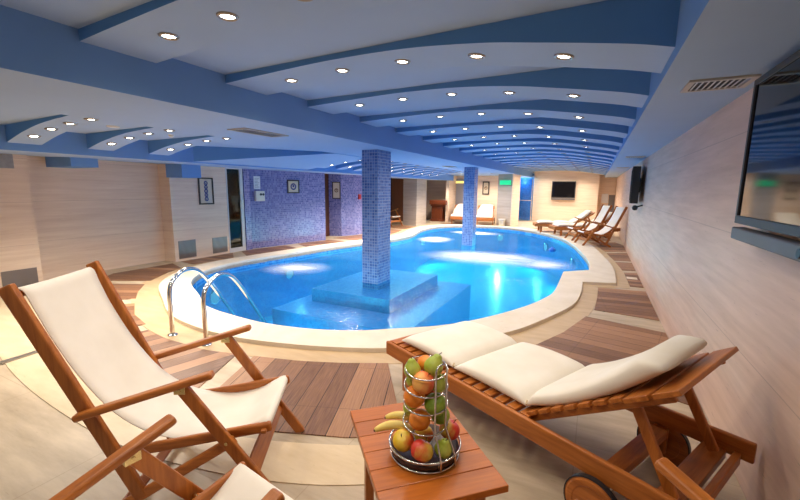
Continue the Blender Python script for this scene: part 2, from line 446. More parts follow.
RING = [(-5.05, 2.72), (-4.35, 2.42), (-3.7, 2.29), (-3.1, 2.29), (-2.5, 2.42), (-1.95, 2.6), (-1.45, 2.84), (-.95, 3.2), (-.45, 3.8), (-.12, 4.5), (.06, 5.3), (.12, 6.1),
        (.13, 6.72, 1), (.58, 6.9, 1), (.56, 8.2), (.46, 9.4), (.12, 11.9), (-.45, 13.8), (-1.6, 15.55), (-3.1, 16.14), (-4.6, 16.1), (-5.75, 15.7), (-6.3, 14.4), (-6.25, 12.8),
        (-5.9, 11.5), (-5.9, 10.3), (-6.2, 9.25), (-6.52, 8.05), (-6.68, 7.0), (-6.82, 5.9), (-6.88, 5.0), (-6.62, 4.15), (-6.0, 3.3)]
pool, cop, ring = spline(POOL), spline(COP), spline(RING)
WZ = -.10
# floor with the pool cut out
b = MB(); b.ring_prism([(-10, -2.2), (.9, -2.2), (.9, 22.5), (-10, 22.5)], pool, -.15, 0, -.05)
struct(b.build('floor', M['trav_floor']))
b = MB(); b.ring_prism(ring, [(x, y) for x, y in cop], 0, .004)
tag(struct(b.build('trim_1', M['trav_tan'])), 'tan travertine border ring around the raised pool edge')
b = MB(); b.ring_prism(cop, pool, 0, .045, -.06)
tag(struct(b.build('trim_2', M['coping'], bevel=.012)), 'pale raised stone coping around the pool')
# basin
n = len(pool); zb = -1.25
for za, zc, mt, lb in ((-.05, -.17, 'pool_wall', 'dark blue mosaic band along the waterline of the pool'), (-.17, zb, 'pool_side', 'blue tiled side of the pool basin')):
    b = MB(); tv = [b.bm.verts.new((x, y, za)) for x, y in pool]; bv = [b.bm.verts.new((x, y, zc)) for x, y in pool]
    for i in range(n): b.bm.faces.new((tv[i], tv[(i+1) % n], bv[(i+1) % n], bv[i]))
    tag(struct(b.build('pool_wall', M[mt])), lb)
b = MB()
tri = tessellate_polygon([[V((x, y, 0)) for x, y in pool]]); vv = [b.bm.verts.new((x, y, zb)) for x, y in pool]
for t in tri: b.bm.faces.new([vv[i] for i in t])
tag(struct(b.build('pool_floor', M['pool_floor'])), 'blue tiled pool floor')
# plinth steps around the columns, under water
def step(x0, x1, y0, y1, z0, z1, lab):
    b = MB(); b.bx(x0, x1, y0, y1, z0, z1); o = b.build('plinth_step', M['plinth']); o.data.materials.append(M['pool_side'])
    for p in o.data.polygons:
        if abs(p.normal.z) < .5: p.material_index = 1
    tag(struct(o), lab)
step(-4.5, -2.15, 4.5, 7.6, -1.25, -.42, 'lower underwater step around the near mosaic column')
step(-4.22, -2.72, 5.15, 7.2, -.42, -.2, 'upper underwater step around the near mosaic column')
# water
b = MB(); vv = [b.bm.verts.new((x, y, WZ)) for x, y in pool]
for t in tri: b.bm.faces.new([vv[i] for i in t])
tag(b.build('pool_water', M['water']), 'clear blue pool water lit from below', 'water', kind='stuff')
# columns
for (x0, x1, y0, y1, lab) in ((-3.49, -3.19, 5.6, 6.05, 'near square column clad in blue mosaic standing in the pool'), (-3.39, -3.08, 10.86, 11.2, 'far square column clad in blue mosaic standing in the pool')):
    b = MB(); b.bx(x0, x1, y0, y1, -.5, 2.12)
    tag(struct(b.build('column', M['col_mosaic'])), lab)

# skimmer openings in the far pool edge
for i, (x0, x1, y) in enumerate(((-5.02, -4.5, 15.32), (-2.62, -2.1, 15.02))):
    pass

# foam where jets break the surface, then painted patches of lamp glow
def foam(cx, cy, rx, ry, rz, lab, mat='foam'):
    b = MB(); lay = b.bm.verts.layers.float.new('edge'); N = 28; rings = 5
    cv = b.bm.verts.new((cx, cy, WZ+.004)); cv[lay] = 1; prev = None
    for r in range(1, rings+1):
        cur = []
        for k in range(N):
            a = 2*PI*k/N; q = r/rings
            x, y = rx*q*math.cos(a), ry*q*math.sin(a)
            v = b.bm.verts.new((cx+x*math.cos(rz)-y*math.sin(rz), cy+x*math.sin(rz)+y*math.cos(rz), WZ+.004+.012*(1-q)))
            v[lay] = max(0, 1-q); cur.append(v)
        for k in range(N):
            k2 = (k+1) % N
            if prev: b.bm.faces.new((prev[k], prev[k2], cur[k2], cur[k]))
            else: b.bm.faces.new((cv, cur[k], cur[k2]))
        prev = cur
    tag(b.build('water_foam_or_glow', M[mat], smooth=True), lab, 'foam', kind='stuff')
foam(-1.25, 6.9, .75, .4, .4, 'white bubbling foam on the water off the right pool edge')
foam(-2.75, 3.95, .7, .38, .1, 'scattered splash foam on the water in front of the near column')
foam(-5.25, 5.95, .8, .72, .3, 'painted white lamp glow on the water left of the near column', 'painted_glow')
foam(-.85, 8.85, .72, .75, .1, 'painted bright lamp glow on the water against the right pool edge', 'painted_glow')
foam(-2.1, 9.1, 1.9, 1.2, .1, 'broad painted streak of pale glow across the water behind the near column', 'painted_glow')
foam(-4.5, 11.6, .65, .9, .3, 'painted white glow on the water between the two columns', 'painted_glow')
foam(-3.9, 14.1, 1.2, .7, 0, 'painted white glow on the water at the far end of the pool', 'painted_glow')

# ------------------------------------------------------------------ walls
def wall(name, pts, z0, z1, mat, lab=None):
    b = MB(); b.poly_prism(pts, z0, z1); o = struct(b.build(name, mat))
    if lab: o['label'] = lab
    return o
XW = .783
wall('wall_right', [(XW, -2.2), (XW+.2, -2.2), (XW+.2, 21.6), (XW, 21.6)], -.1, 2.5, M['trav_wall_dim'])
# left side: two piers, a recess between them, then the door and the blue mosaic walls
wall('wall_left', [(-7.5, -2.2), (-7.4, -2.2), (-7.4, 2.78), (-7.72, 2.78), (-7.72, 4.88), (-7.4, 4.88), (-7.4, 6.18), (-7.55, 6.18), (-7.55, 6.19), (-8.0, 6.19), (-8.0, -2.2)], 0, 2.0, M['trav_wall'])
# room behind the glass door
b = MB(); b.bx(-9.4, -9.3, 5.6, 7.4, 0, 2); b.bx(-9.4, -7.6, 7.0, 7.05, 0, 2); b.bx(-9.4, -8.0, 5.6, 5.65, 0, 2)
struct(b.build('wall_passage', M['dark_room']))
wall('wall_lintel', [(-7.55, 6.18), (-7.4, 6.18), (-7.4, 6.84), (-7.55, 6.84)], 1.955, 2.1, M['beam_paint'])
P0, P1 = V((-7.46, 6.80)), V((-6.93, 9.13))
wall('wall_mosaic', [(P0.x, P0.y), (P1.x, P1.y), (P1.x-.15, P1.y+.04), (P1.x-.9, P1.y+.2), (-8.4, 7.0), (-7.62, 6.78)], 0, 2.0, M['wall_mosaic'])
wall('wall_nook', [(-7.43, 10.0), (-7.08, 10.14), (-6.88, 10.6), (-6.82, 11.1), (-6.85, 12.3), (-7.4, 12.4), (-8.2, 12.4), (-8.2, 10.0)], 0, 2.0, M['wall_mosaic'])
b = MB(); b.bx(-8.2, -7.44, 9.4, 9.995, 0, 2.0); struct(b.build('wall_gap', M['dark_wood']))
# dark bar area behind the near column
b = MB(); b.bx(-10, -8.0, 15.2, 15.3, 0, 2.1); b.bx(-8.05, -7.95, 15.2, 18, 0, 2.1); b.bx(-9.9, -9.8, 12.4, 15.3, 0, 2.1)
struct(b.build('wall_bar', M['dark_wood']))
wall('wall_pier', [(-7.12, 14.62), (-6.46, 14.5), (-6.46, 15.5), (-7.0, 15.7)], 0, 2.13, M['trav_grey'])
b = MB(); b.bx(-8.2, -3.62, 18.25, 18.4, 0, 2.13); b.bx(-6.2, -6.06, 17.2, 18.25, 0, 2.13)
struct(b.build('wall_back', M['trav_wall']))
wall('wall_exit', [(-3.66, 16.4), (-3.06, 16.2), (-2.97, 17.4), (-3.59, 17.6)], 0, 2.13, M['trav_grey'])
wall('wall_exit_return', [(-3.055, 16.2), (-3.03, 16.2), (-2.94, 17.4), (-2.965, 17.4)], 0, 2.13, M['trav_wall'])
b = MB(); b.bx(-2.82, .06, 20.5, 20.65, 0, 2.45); b.bx(-.09, .06, 20.65, 21.15, 0, 2.45); b.bx(.06, .9, 21.15, 21.3, 0, 2.45)
struct(b.build('wall_far', M['trav_wall']))
b = MB(); b.bx(-4.6, -2.8, 20.55, 20.65, 0, 2.3); struct(b.build('wall_shower', M['pool_wall']))

# ------------------------------------------------------------------ ceiling
ZC, ZB = 2.44, 2.115
XL, XR = -2.91, .278
b = MB(); b.bx(XL-.1, XR+.1, -2.2, 21.6, ZC, ZC+.1); struct(b.build('ceiling', M['paint']))
def two_tone_beam(name, x0, x1, y0, y1, z0, z1, lab):
    # underside in pale paint, sides in blue paint
    b = MB(); b.bx(x0, x1, y0, y1, z0, z1); o = b.build(name, M['paint'])
    o.data.materials.append(M['beam_paint'])
    for p in o.data.polygons:
        if abs(p.normal.z) < .5: p.material_index = 1
    return tag(struct(o), lab)
two_tone_beam('ceiling_beam', -4.3, XL, -2.2, 20.5, ZB, ZC+.05, 'wide blue ceiling beam carried by the mosaic columns')
two_tone_beam('ceiling_beam', XR, XW+.1, -2.2, 21.3, ZB, ZC+.05, 'blue ceiling beam along the right wall')
b = MB(); b.poly_prism([(-8.2, -2.2), (-5.78, -2.2), (-5.78, 17), (-8.2, 17)], [1.94, 1.868, 1.868, 1.94], 2.3)
o = b.build('ceiling_beam', M['paint']); o.data.materials.append(M['beam_paint'])
for p in o.data.polygons:
    if abs(p.normal.z) < .5: p.material_index = 1
tag(struct(o), 'low blue ceiling beam along the left wall')
b = MB(); b.bx(-6.05, -4.25, -2.2, 7.2, 2.132, 2.25); struct(b.build('ceiling', M['paint']))
b = MB(); b.bx(-6.05, -4.25, 7.2, 14.6, 2.132, 2.25); b.bx(-9.9, -4.25, 14.6, 18.4, 2.122, 2.25); struct(b.build('ceiling', M['paint']))
b = MB(); b.bx(-4.6, -2.8, 20.4, 21, 2.1, 2.2); struct(b.build('ceiling', M['paint']))
def arch_rib(name, curve, yl, yr, dep, top, lab):
    """ceiling rib with an arched underside; curve = [(x,z)] left to right"""
    b = MB(); n = len(curve); xs0, xs1 = curve[0][0], curve[-1][0]
    yy = lambda x: yl+(yr-yl)*(x-xs0)/(xs1-xs0)
    fb = [b.bm.verts.new((x, yy(x), z)) for x, z in curve]; bb = [b.bm.verts.new((x, yy(x)+dep, z)) for x, z in curve]
    ft = [b.bm.verts.new((x, yy(x), top)) for x, z in curve]; bt = [b.bm.verts.new((x, yy(x)+dep, top)) for x, z in curve]
    for i in range(n-1):
        b.bm.faces.new((fb[i], fb[i+1], bb[i+1], bb[i])); b.bm.faces.new((fb[i], ft[i], ft[i+1], fb[i+1]))
        b.bm.faces.new((bb[i], bb[i+1], bt[i+1], bt[i]))
    o = b.build(name, M['paint']); o.data.materials.append(M['blue_paint'])
    for p in o.data.polygons:
        if abs(p.normal.y) > .7: p.material_index = 1
    return tag(struct(o), lab)
def smooth_curve(pts, n=5): return spline(pts, n, closed=False)
RC = smooth_curve([(XL, 2.37), (-2.4, 2.387), (-1.8, 2.40), (-1.2, 2.388), (-.7, 2.345), (-.35, 2.293), (-.05, 2.243), (.13, 2.21), (XR, 2.174)])
def zat(curve, x):
    for (a, za), (c, zc) in zip(curve, curve[1:]):
        if a <= x <= c: return za+(zc-za)*(x-a)/(c-a)
    return curve[-1][1]
ORD = 'first second third fourth fifth sixth seventh eighth ninth tenth eleventh twelfth thirteenth fourteenth fifteenth sixteenth seventeenth eighteenth nineteenth twentieth'.split()

lamp_src = None; lamp_src_light = None; lamp_data = {}
def spotlight(x, y, z, label, group, energy):
    global lamp_src, lamp_src_light
    if lamp_src is None:
        r = empty('recessed_spotlight', (x, y, z), label, 'spotlight', group)
        b = MB(); b.lathe([(.039, -.001), (.042, -.009), (.051, -.008), (.057, -.002), (.058, .004), (.039, .004)], seg=20); b.build('trim_ring', M['trim_metal'], r, smooth=True)
        b = MB(); b.lathe([(0, -.004), (.025, -.004), (.039, .001)], seg=16); b.build('bulb', M['lamp_glow'], r, smooth=True)
        ld = bpy.data.lights.new('spot', 'SPOT'); ld.spot_size = math.radians(150); ld.spot_blend = .8; ld.shadow_soft_size = .05
        ld.color = (1, .87, .72); ld.energy = energy
        lo = bpy.data.objects.new('spot_light', ld); C.objects.link(lo); lo.parent = r; lo.location = (0, 0, -.03)
        lamp_src = r; lamp_src_light = lo; lamp_data[energy] = ld
    else:
        r = copy_tree(lamp_src); r.location = (x, y, z); tag(r, label, 'spotlight', group)
        if energy:
            if energy not in lamp_data:
                d = lamp_src_light.data.copy(); d.energy = energy; lamp_data[energy] = d
            for ch in children_of(r):
                if ch.type == 'LIGHT': ch.data = lamp_data[energy]
    return r
PER, DEP, Y0 = 1.066, .47, 1.42
E_MAIN = 16; E_LEFT = 58; E_FAR = 45
for k in range(-2, 18):
    yl = Y0+PER*k; yr = yl-.14
    nm = ORD[k] if k >= 0 else 'overhead'
    arch_rib('ceiling_rib', RC, yl, yr, DEP, ZC+.02, f'arched blue-fronted ceiling rib, {nm} of the row over the pool')
    if k == -2: continue
    for i, x in enumerate((-2.37, -1.84, -1.31, -.765, -.235)):
        y = yl-.14*(x-XL)/(XR-XL)+DEP*.5
        w = ('beside the left beam', 'second from the left beam', 'in the middle', 'second from the right beam', 'beside the right beam')[i]
        r_ = 'arched rib straight overhead' if k < 0 else f'{ORD[k]} nearest arched rib'
        spotlight(x, y, zat(RC, x)-.001, f'glowing spotlight {w}, {r_}', 'spotlights on the arched ribs over the pool', E_FAR if k >= 14 else E_MAIN).rotation_euler.y = -math.atan((zat(RC, x+.02)-zat(RC, x-.02))/.04)
LC = smooth_curve([(-5.8, 1.945), (-5.6, 1.985), (-5.35, 2.03), (-5.0, 2.075), (-4.7, 2.098), (-4.28, 2.114)])
def left_row(y, nm, where, grp):
    arch_rib('ceiling_rib', LC, y+.04, y-.04, .3, 2.14, f'short arched rib, {nm} of the row {where}')
    for i, x in enumerate((-5.45, -5.07, -4.69, -4.31)):
        w = ('by the low left beam', 'second from the low left beam', 'third from the low left beam', 'beside the wide beam')[i]
        z = zat(LC, x)
        spotlight(x, y+.15, z-.002, f'small spotlight {w}, {nm} short rib {where}', grp, E_LEFT*(.25 if y < 1.5 else .6 if y < 2.2 else 1.15)).rotation_euler.y = -math.atan((zat(LC, x+.015)-zat(LC, x-.015))/.03)
for i, y in enumerate((1.2, 1.98, 2.74, 3.5)):
    left_row(y, ('overhead', 'nearest', 'second', 'third')[i], 'near the left wall', 'spotlights on the short ribs near the left wall')
for i in range(10):
    left_row(7.3+.74*i, ORD[i], 'behind the cross soffit', 'spotlights on the short ribs behind the cross soffit')
for i, (x, y, w_) in enumerate(((-4.9, 17.3, 'before the grey back door'), (-3.95, 17.3, 'before the framed picture at the back'), (-6.3, 16.5, 'above the dark mantelpiece'), (-3.3, 18.6, 'in the passage past the exit sign'), (-4.9, 15.4, 'above the far left lounger'), (-3.7, 15.4, 'above the lounger right of the far column'))):
    spotlight(x, y, 1.881 if x < -6 else 2.114, f'spotlight in the back ceiling {w_}', 'spotlights in the back ceiling', 110)
b = MB(); b.poly_prism([(-5.8, 4.22), (-4.28, 5.92), (-4.28, 7.0), (-5.8, 7.0)], [1.885, 2.108, 2.108, 1.885], 2.14)
o = b.build('ceiling_soffit', M['paint']); o.data.materials.append(M['blue_paint'])
for p in o.data.polygons:
    if abs(p.normal.z) < .5: p.material_index = 1
tag(struct(o), 'sloping cross soffit between the left beams')
# corbels hanging under the low left beam
for y0, y1, zb_, lab in ((3.12, 3.48, 1.77, 'blue boxed corbel over the travertine recess'), (4.86, 5.26, 1.66, 'blue boxed corbel beside the framed tall picture')):
    b = MB(); b.poly_prism([(-7.45 if y0 > 4 else -7.8, y0), (-6.98, y0), (-6.98, y1), (-7.45 if y0 > 4 else -7.8, y1)], zb_, 1.93)
    tag(struct(b.build('ceiling_corbel', M['beam_paint'])), lab)
b = MB(); b.lathe([(0, -.012), (.05, -.011), (.06, -.006), (.062, .004)], seg=20, c=(-4.75, 2.55, 2.13)); tag(b.build('smoke_detector', M['white_plastic'], smooth=True), 'flat white ceiling disc between the two nearest short ribs', 'detector')
b = MB(); b.lathe([(0, -.03), (.02, -.028), (.03, -.015), (.034, .004)], seg=20, c=(-4.82, 3.25, 2.13)); tag(b.build('smoke_detector', M['white_plastic'], smooth=True), 'small domed white detector between the second and third short ribs', 'detector')

# ceiling vents
def vent(c, lx, ly, nslat, along, label, z=ZB):
    r = empty('air_vent', (c[0], c[1], z), label, 'vent', 'ceiling vents')
    b = MB(); t = .03
    b.bx(-lx/2, lx/2, -ly/2, -ly/2+t, -.012, .002); b.bx(-lx/2, lx/2, ly/2-t, ly/2, -.012, .002)
    b.bx(-lx/2, -lx/2+t, -ly/2+t, ly/2-t, -.012, .002); b.bx(lx/2-t, lx/2, -ly/2+t, ly/2-t, -.012, .002)
    b.build('frame', M['vent_frame'], r)
    b = MB(); b.bx(-lx/2+t, lx/2-t, -ly/2+t, ly/2-t, -.003, -.0005); b.build('backing', M['vent_dark'], r)
    b = MB(); R = Matrix.Rotation(.6, 3, 'Y' if along == 'y' else 'X')
    for i in range(nslat):
        q = (i+.5)/nslat
        if along == 'y': b.box((-lx/2+t+(lx-2*t)*q, 0, -.009), (.007, ly-2*t, .004), R)
        else: b.box((0, -ly/2+t+(ly-2*t)*q, -.009), (lx-2*t, .011, .004), R)
    b.build('slats', M['vent_frame'], r)
vent((.57, 2.92), .31, .27, 9, 'y', 'square slatted air vent in the beam above the large television')
vent((.57, 8.4), .3, .25, 8, 'y', 'dark slatted air vent in the right beam above the wall-mounted television farther back')
vent((.57, 12.2), .3, .25, 8, 'y', 'farthest slatted air vent in the beam along the right wall')
vent((-3.5, 3.42), .27, .66, 4, 'y', 'long slatted air vent in the wide beam before the near column')
vent((-3.7, 10.5), .27, .5, 4, 'y', 'small slatted air vent in the wide beam before the far column')

# ------------------------------------------------------------------ deck panels and floor bands
def deck_panel(pts, ang, lab):
    c = (sum(p[0] for p in pts)/len(pts), sum(p[1] for p in pts)/len(pts))
    ca, sa = math.cos(ang), math.sin(ang)
    loc = [((x-c[0])*ca+(y-c[1])*sa, -(x-c[0])*sa+(y-c[1])*ca) for x, y in pts]
    b = MB(); b.poly_prism(loc, .0, .007)
    o = b.build('deck_panel', M['deck'], loc=(c[0], c[1], 0)); o.rotation_euler.z = ang
    tag(struct(o), lab)
dirang = lambda x, y: math.atan2(y, x)
deck_panel([(-2.63, 2.39), (-2.2, 2.5), (-1.85, 2.64), (-1.5, 2.82), (-1.12, 2.25), (-.97, 1.95), (-1.25, 1.8), (-1.75, 1.62), (-2.3, 1.52)], dirang(-.35, .94), 'wooden deck panel between the deck chair and the side table')
deck_panel([(-2.8, 2.35), (-3.1, 2.28), (-3.7, 2.28), (-4.1, 2.34), (-4.3, 1.86), (-3.4, 1.55), (-2.45, 1.52)], dirang(.25, .97), 'wooden deck panel behind the deck chair')
deck_panel([(-4.3, 2.44), (-4.75, 2.58), (-5.2, 2.84), (-5.75, 2.35), (-5.1, 2.0), (-4.55, 1.88)], dirang(.75, .66), 'wooden deck panel left of the pool ladder')
deck_panel([(-5.42, 2.98), (-5.75, 3.2), (-6.1, 3.5), (-6.85, 3.15), (-6.5, 2.75), (-5.95, 2.45)], dirang(.9, .44), 'wooden deck panel in front of the travertine recess')
deck_panel([(-6.25, 3.68), (-6.6, 4.2), (-6.75, 4.55), (-7.3, 4.75), (-7.32, 3.7), (-7.0, 3.3)], dirang(.95, .3), 'wooden deck panel before the right pier')
deck_panel([(-6.84, 4.9), (-6.86, 5.3), (-6.84, 5.8), (-7.33, 6.2), (-7.33, 4.95)], 0.1, 'wooden deck panel before the glass door')
deck_panel([(-6.78, 6.1), (-6.66, 7.0), (-6.6, 7.5), (-7.15, 7.7), (-7.33, 6.75), (-7.33, 6.45)], 0.1, 'wooden deck panel before the blue mosaic wall')
deck_panel([(-6.54, 7.8), (-6.35, 8.7), (-6.22, 9.15), (-6.85, 9.15), (-7.08, 8.1)], 0.2, 'second wooden deck panel before the blue mosaic wall')
deck_panel([(-6.12, 9.5), (-5.93, 10.2), (-5.92, 10.8), (-6.7, 10.8), (-6.9, 10.2), (-7.0, 9.6)], 0.1, 'wooden deck panel before the mosaic nook')
deck_panel([(-5.93, 11.1), (-6.1, 12.2), (-6.25, 12.8), (-7.3, 12.8), (-6.75, 12.2), (-6.7, 11.1)], -.1, 'wooden deck panel behind the near column')
deck_panel([(-6.3, 13.1), (-6.32, 14.2), (-7.2, 14.5), (-7.6, 13.1)], -.1, 'wooden deck panel before the bar')
deck_panel([(-.42, 3.84), (-.2, 4.35), (0.0, 5.05), (.775, 4.85), (.775, 3.2), (.12, 3.45)], dirang(.97, -.2), 'wooden deck panel between the lounger and the right wall')
deck_panel([(.09, 5.4), (.125, 6.1), (.135, 6.7), (.775, 6.78), (.775, 5.3)], dirang(.99, .1), 'wooden deck panel along the right wall by the pool notch')
deck_panel([(.59, 7.05), (.57, 8.2), (.775, 8.25), (.775, 7.05)], dirang(.99, .1), 'narrow wooden deck panel along the right wall')
deck_panel([(.55, 8.45), (.47, 9.35), (.775, 9.42), (.775, 8.5)], dirang(.99, .1), 'second narrow wooden deck panel along the right wall')
deck_panel([(.45, 9.6), (.33, 10.6), (.775, 10.9), (.775, 9.65)], dirang(.99, .2), 'third narrow wooden deck panel along the right wall')
deck_panel([(.3, 10.85), (.1, 12.0), (-.1, 12.6), (.6, 13.0), (.775, 12.4), (.775, 11.15)], dirang(.97, .3), 'wooden deck panel under the far deck chairs')
deck_panel([(-.2, 12.9), (-.45, 13.8), (-.85, 14.5), (-.1, 15.2), (.5, 13.4)], dirang(.9, .5), 'wooden deck panel under the far loungers')
deck_panel([(-1.0, 14.7), (-1.6, 15.55), (-2.3, 16.0), (-1.9, 16.8), (-.4, 15.6)], dirang(.6, .8), 'wooden deck panel before the far wall')
deck_panel([(-4.9, 16.35), (-5.7, 15.85), (-6.25, 16.4), (-5.3, 17.0)], dirang(-.5, .8), 'wooden deck panel before the far left lounger')
def band(inner, outer, lab):
    b = MB(); b.poly_prism(inner+outer[::-1], 0, .005); tag(struct(b.build('trim_3', M['trav_band'])), lab)
bi = spline([(-6.9, 2.6), (-6.0, 2.2), (-5.2, 1.85), (-4.3, 1.62), (-3.4, 1.45), (-2.4, 1.42), (-1.8, 1.52), (-1.3, 1.7), (-.9, 1.9)], 5, False)
bo = spline([(-7.2, 2.15), (-6.1, 1.8), (-5.2, 1.5), (-4.3, 1.3), (-3.4, 1.18), (-2.4, 1.14), (-1.7, 1.24), (-1.15, 1.42), (-.7, 1.68)], 5, False)
band(bi, bo, 'tan travertine band curving behind the deck chair')
b = MB(); b.bx(-.18, .18, -.03, .03, 0, .012)
for i in range(9): b.bx(-.165+i*.04, -.15+i*.04, -.022, .022, .012, .013)
o = b.build('floor_drain', M['drain'], loc=(-4.40, 1.47, .004)); o.rotation_euler.z = 1.66
tag(o, 'narrow steel slot drain in the floor left of the deck chair', 'drain')
b = MB(); b.bx(-.08, .08, -.09, .09, 0, .004); tag(b.build('floor_hatch', M['coping'], loc=(.66, 7.72, .007)), 'small pale hatch plate set in the narrow right deck', 'plate')

# ------------------------------------------------------------------ deck chair (steamer sling chair), local: x forward, y left, origin on floor under seat front
def make_deck_chair(label, group):
    r = empty('deck_chair', (0, 0, 0), label, 'chair', group)
    T, S = M['teak'], .262
    for sg in (1, -1):
        v = sg*S
        b = MB(); b.bar((-1.015, v, 1.085), (-.565, v, .075), .03, .062, up=(0, 1, 0) if False else (1, 0, .4)); b.build('back_post', M['teak_z'], r, bevel=.008)
        va = sg*(S+.034)
        b = MB(); b.bar((-.79, va, .505), (-.205, va, .685), .05, .032); b.build('armrest', T, r, bevel=.012, seg=3)
        vl = sg*(S+.030)
        b = MB(); b.bar((-.345, vl, .628), (.068, vl, .0), .026, .055, up=(1, 0, .6)); fl = b.build('front_leg', M['teak_z'], r, bevel=.006)
        b = MB(); b.bx(-.372, -.322, vl-.017, vl+.017, .60, .645); b.lathe([(0, .02), (.008, .02), (.008, -.02), (0, -.02)], c=(-.347, vl, .618), seg=8, M=Matrix.Rotation(PI/2, 3, 'X')); b.build('hinge_bracket', M['brass'], r, bevel=.008)
        vs = sg*(S-.032)
        b = MB(); b.bar((-.70, vs, .275), (.02, vs, .385), .028, .05); b.build('seat_rail', T, r, bevel=.012, seg=3)
        vr = sg*(S-.004)
        b = MB(); b.bar((-.14, sg*(S-.0), .345), (-.70, sg*(S-.0), .012), .026, .05); b.build('rear_leg', T, r, bevel=.01)
        b = MB(); b.lathe([(0, .004), (.008, .004), (.009, 0), (.009, -.07), (0, -.07)], c=(-.165, sg*(S+.046), .355), seg=10, M=Matrix.Rotation(-sg*PI/2, 3, 'X')); b.build('pivot_bolt', M['brass'], r)
    b = MB(); b.bar((-1.0, -S, 1.038), (-1.0, S, 1.038), .024, .024, up=(1, 0, 0)); b.build('top_rail', M['teak_v'], r, bevel=.008)
    b = MB(); b.bar((-.012, -S, .372), (-.012, S, .372), .026, .02, up=(0, 0, 1)); b.build('front_rail', M['teak_v'], r, bevel=.006)
    b = MB(); b.bar((-.065, -S-.02, .195), (-.065, S+.02, .195), .02, .08, up=(.55, 0, -.83)); b.build('front_stretcher', M['teak_v'], r, bevel=.006)
    b = MB(); b.bar((-.64, -S, .05), (-.64, S, .05), .05, .022, up=(.5, 0, 1)); b.build('rear_stretcher', M['teak_v'], r, bevel=.006)
    b = MB(); b.bar((-.42, -S+.03, .30), (-.42, S-.03, .30), .045, .02, up=(0, 0, 1)); b.build('seat_stretcher', M['teak_v'], r, bevel=.006)
    prof = spline([(-1.024, 1.02), (-1.022, 1.052), (-1.004, 1.064), (-.98, 1.046), (-.955, .975), (-.9, .838), (-.81, .66), (-.69, .49), (-.56, .385), (-.42, .333), (-.28, .318), (-.15, .342), (-.06, .388), (-.012, .406), (.008, .396), (.008, .372)], 5, False)
    b = MB(); w0, w1 = -S+.046, S-.046; NV = 9; rows = []
    for i, (u, z) in enumerate(prof):
        q = i/(len(prof)-1); sag = .012*math.sin(PI*min(1, q*1.02))
        row = []
        for k in range(NV):
            vq = -1+2*k/(NV-1)
            row.append(b.bm.verts.new((u, (w0+(w1-w0)*k/(NV-1))*(1+.09*max(0, q-.55)/.45+.07*max(0, .3-q)/.3), z-sag*(1-vq*vq))))
        rows.append(row)
    for A, B in zip(rows, rows[1:]):
        for k in range(NV-1): b.bm.faces.new((A[k], A[k+1], B[k+1], B[k]))
    s = b.build('sling', M['canvas'], r, smooth=True)
    m = s.modifiers.new('t', 'SOLIDIFY'); m.thickness = .005; m.offset = 0
    return r
def place(o, x, y, ang): o.location = (x, y, 0); o.rotation_euler.z = ang; return o
chair = make_deck_chair('teak deck chair with cream canvas sling before the pool ladder, fully in view', 'teak deck chairs')
fd = V((.85, .53)).normalized(); sd = V((-fd.y, fd.x))
org = fd*-.449 + sd*1.98
place(chair, org.x, org.y, math.atan2(fd.y, fd.x))
def another_chair(x, y, ang, label):
    c = copy_tree(chair); place(c, x, y, ang); tag(c, label, 'chair', 'teak deck chairs'); return c
a2 = math.radians(81); f2 = V((math.cos(a2), math.sin(a2))); s2 = V((-f2.y, f2.x))
c2 = V((-1.199, .99)) - s2*.24
another_chair(c2.x, c2.y, a2, 'teak deck chair nearest the viewer, cut off, only arm and cream seat tip showing')
a3 = math.radians(144); f3 = V((math.cos(a3), math.sin(a3))); s3 = V((-f3.y, f3.x))
c3 = V((.237, 1.325)) + s3*.296 + f3*.21
another_chair(c3.x, c3.y, a3, 'teak deck chair of which only the slanting armrest shows below the near lounger')
another_chair(-.30, 11.75, math.radians(203), 'teak deck chair against the right wall, front one of the two far chairs')
another_chair(-.62, 12.75, math.radians(203), 'teak deck chair behind another one by the right wall, near the far loungers')
another_chair(-7.1, 13.95, math.radians(-20), 'dim teak chair beside the dark bar behind the near mosaic column')

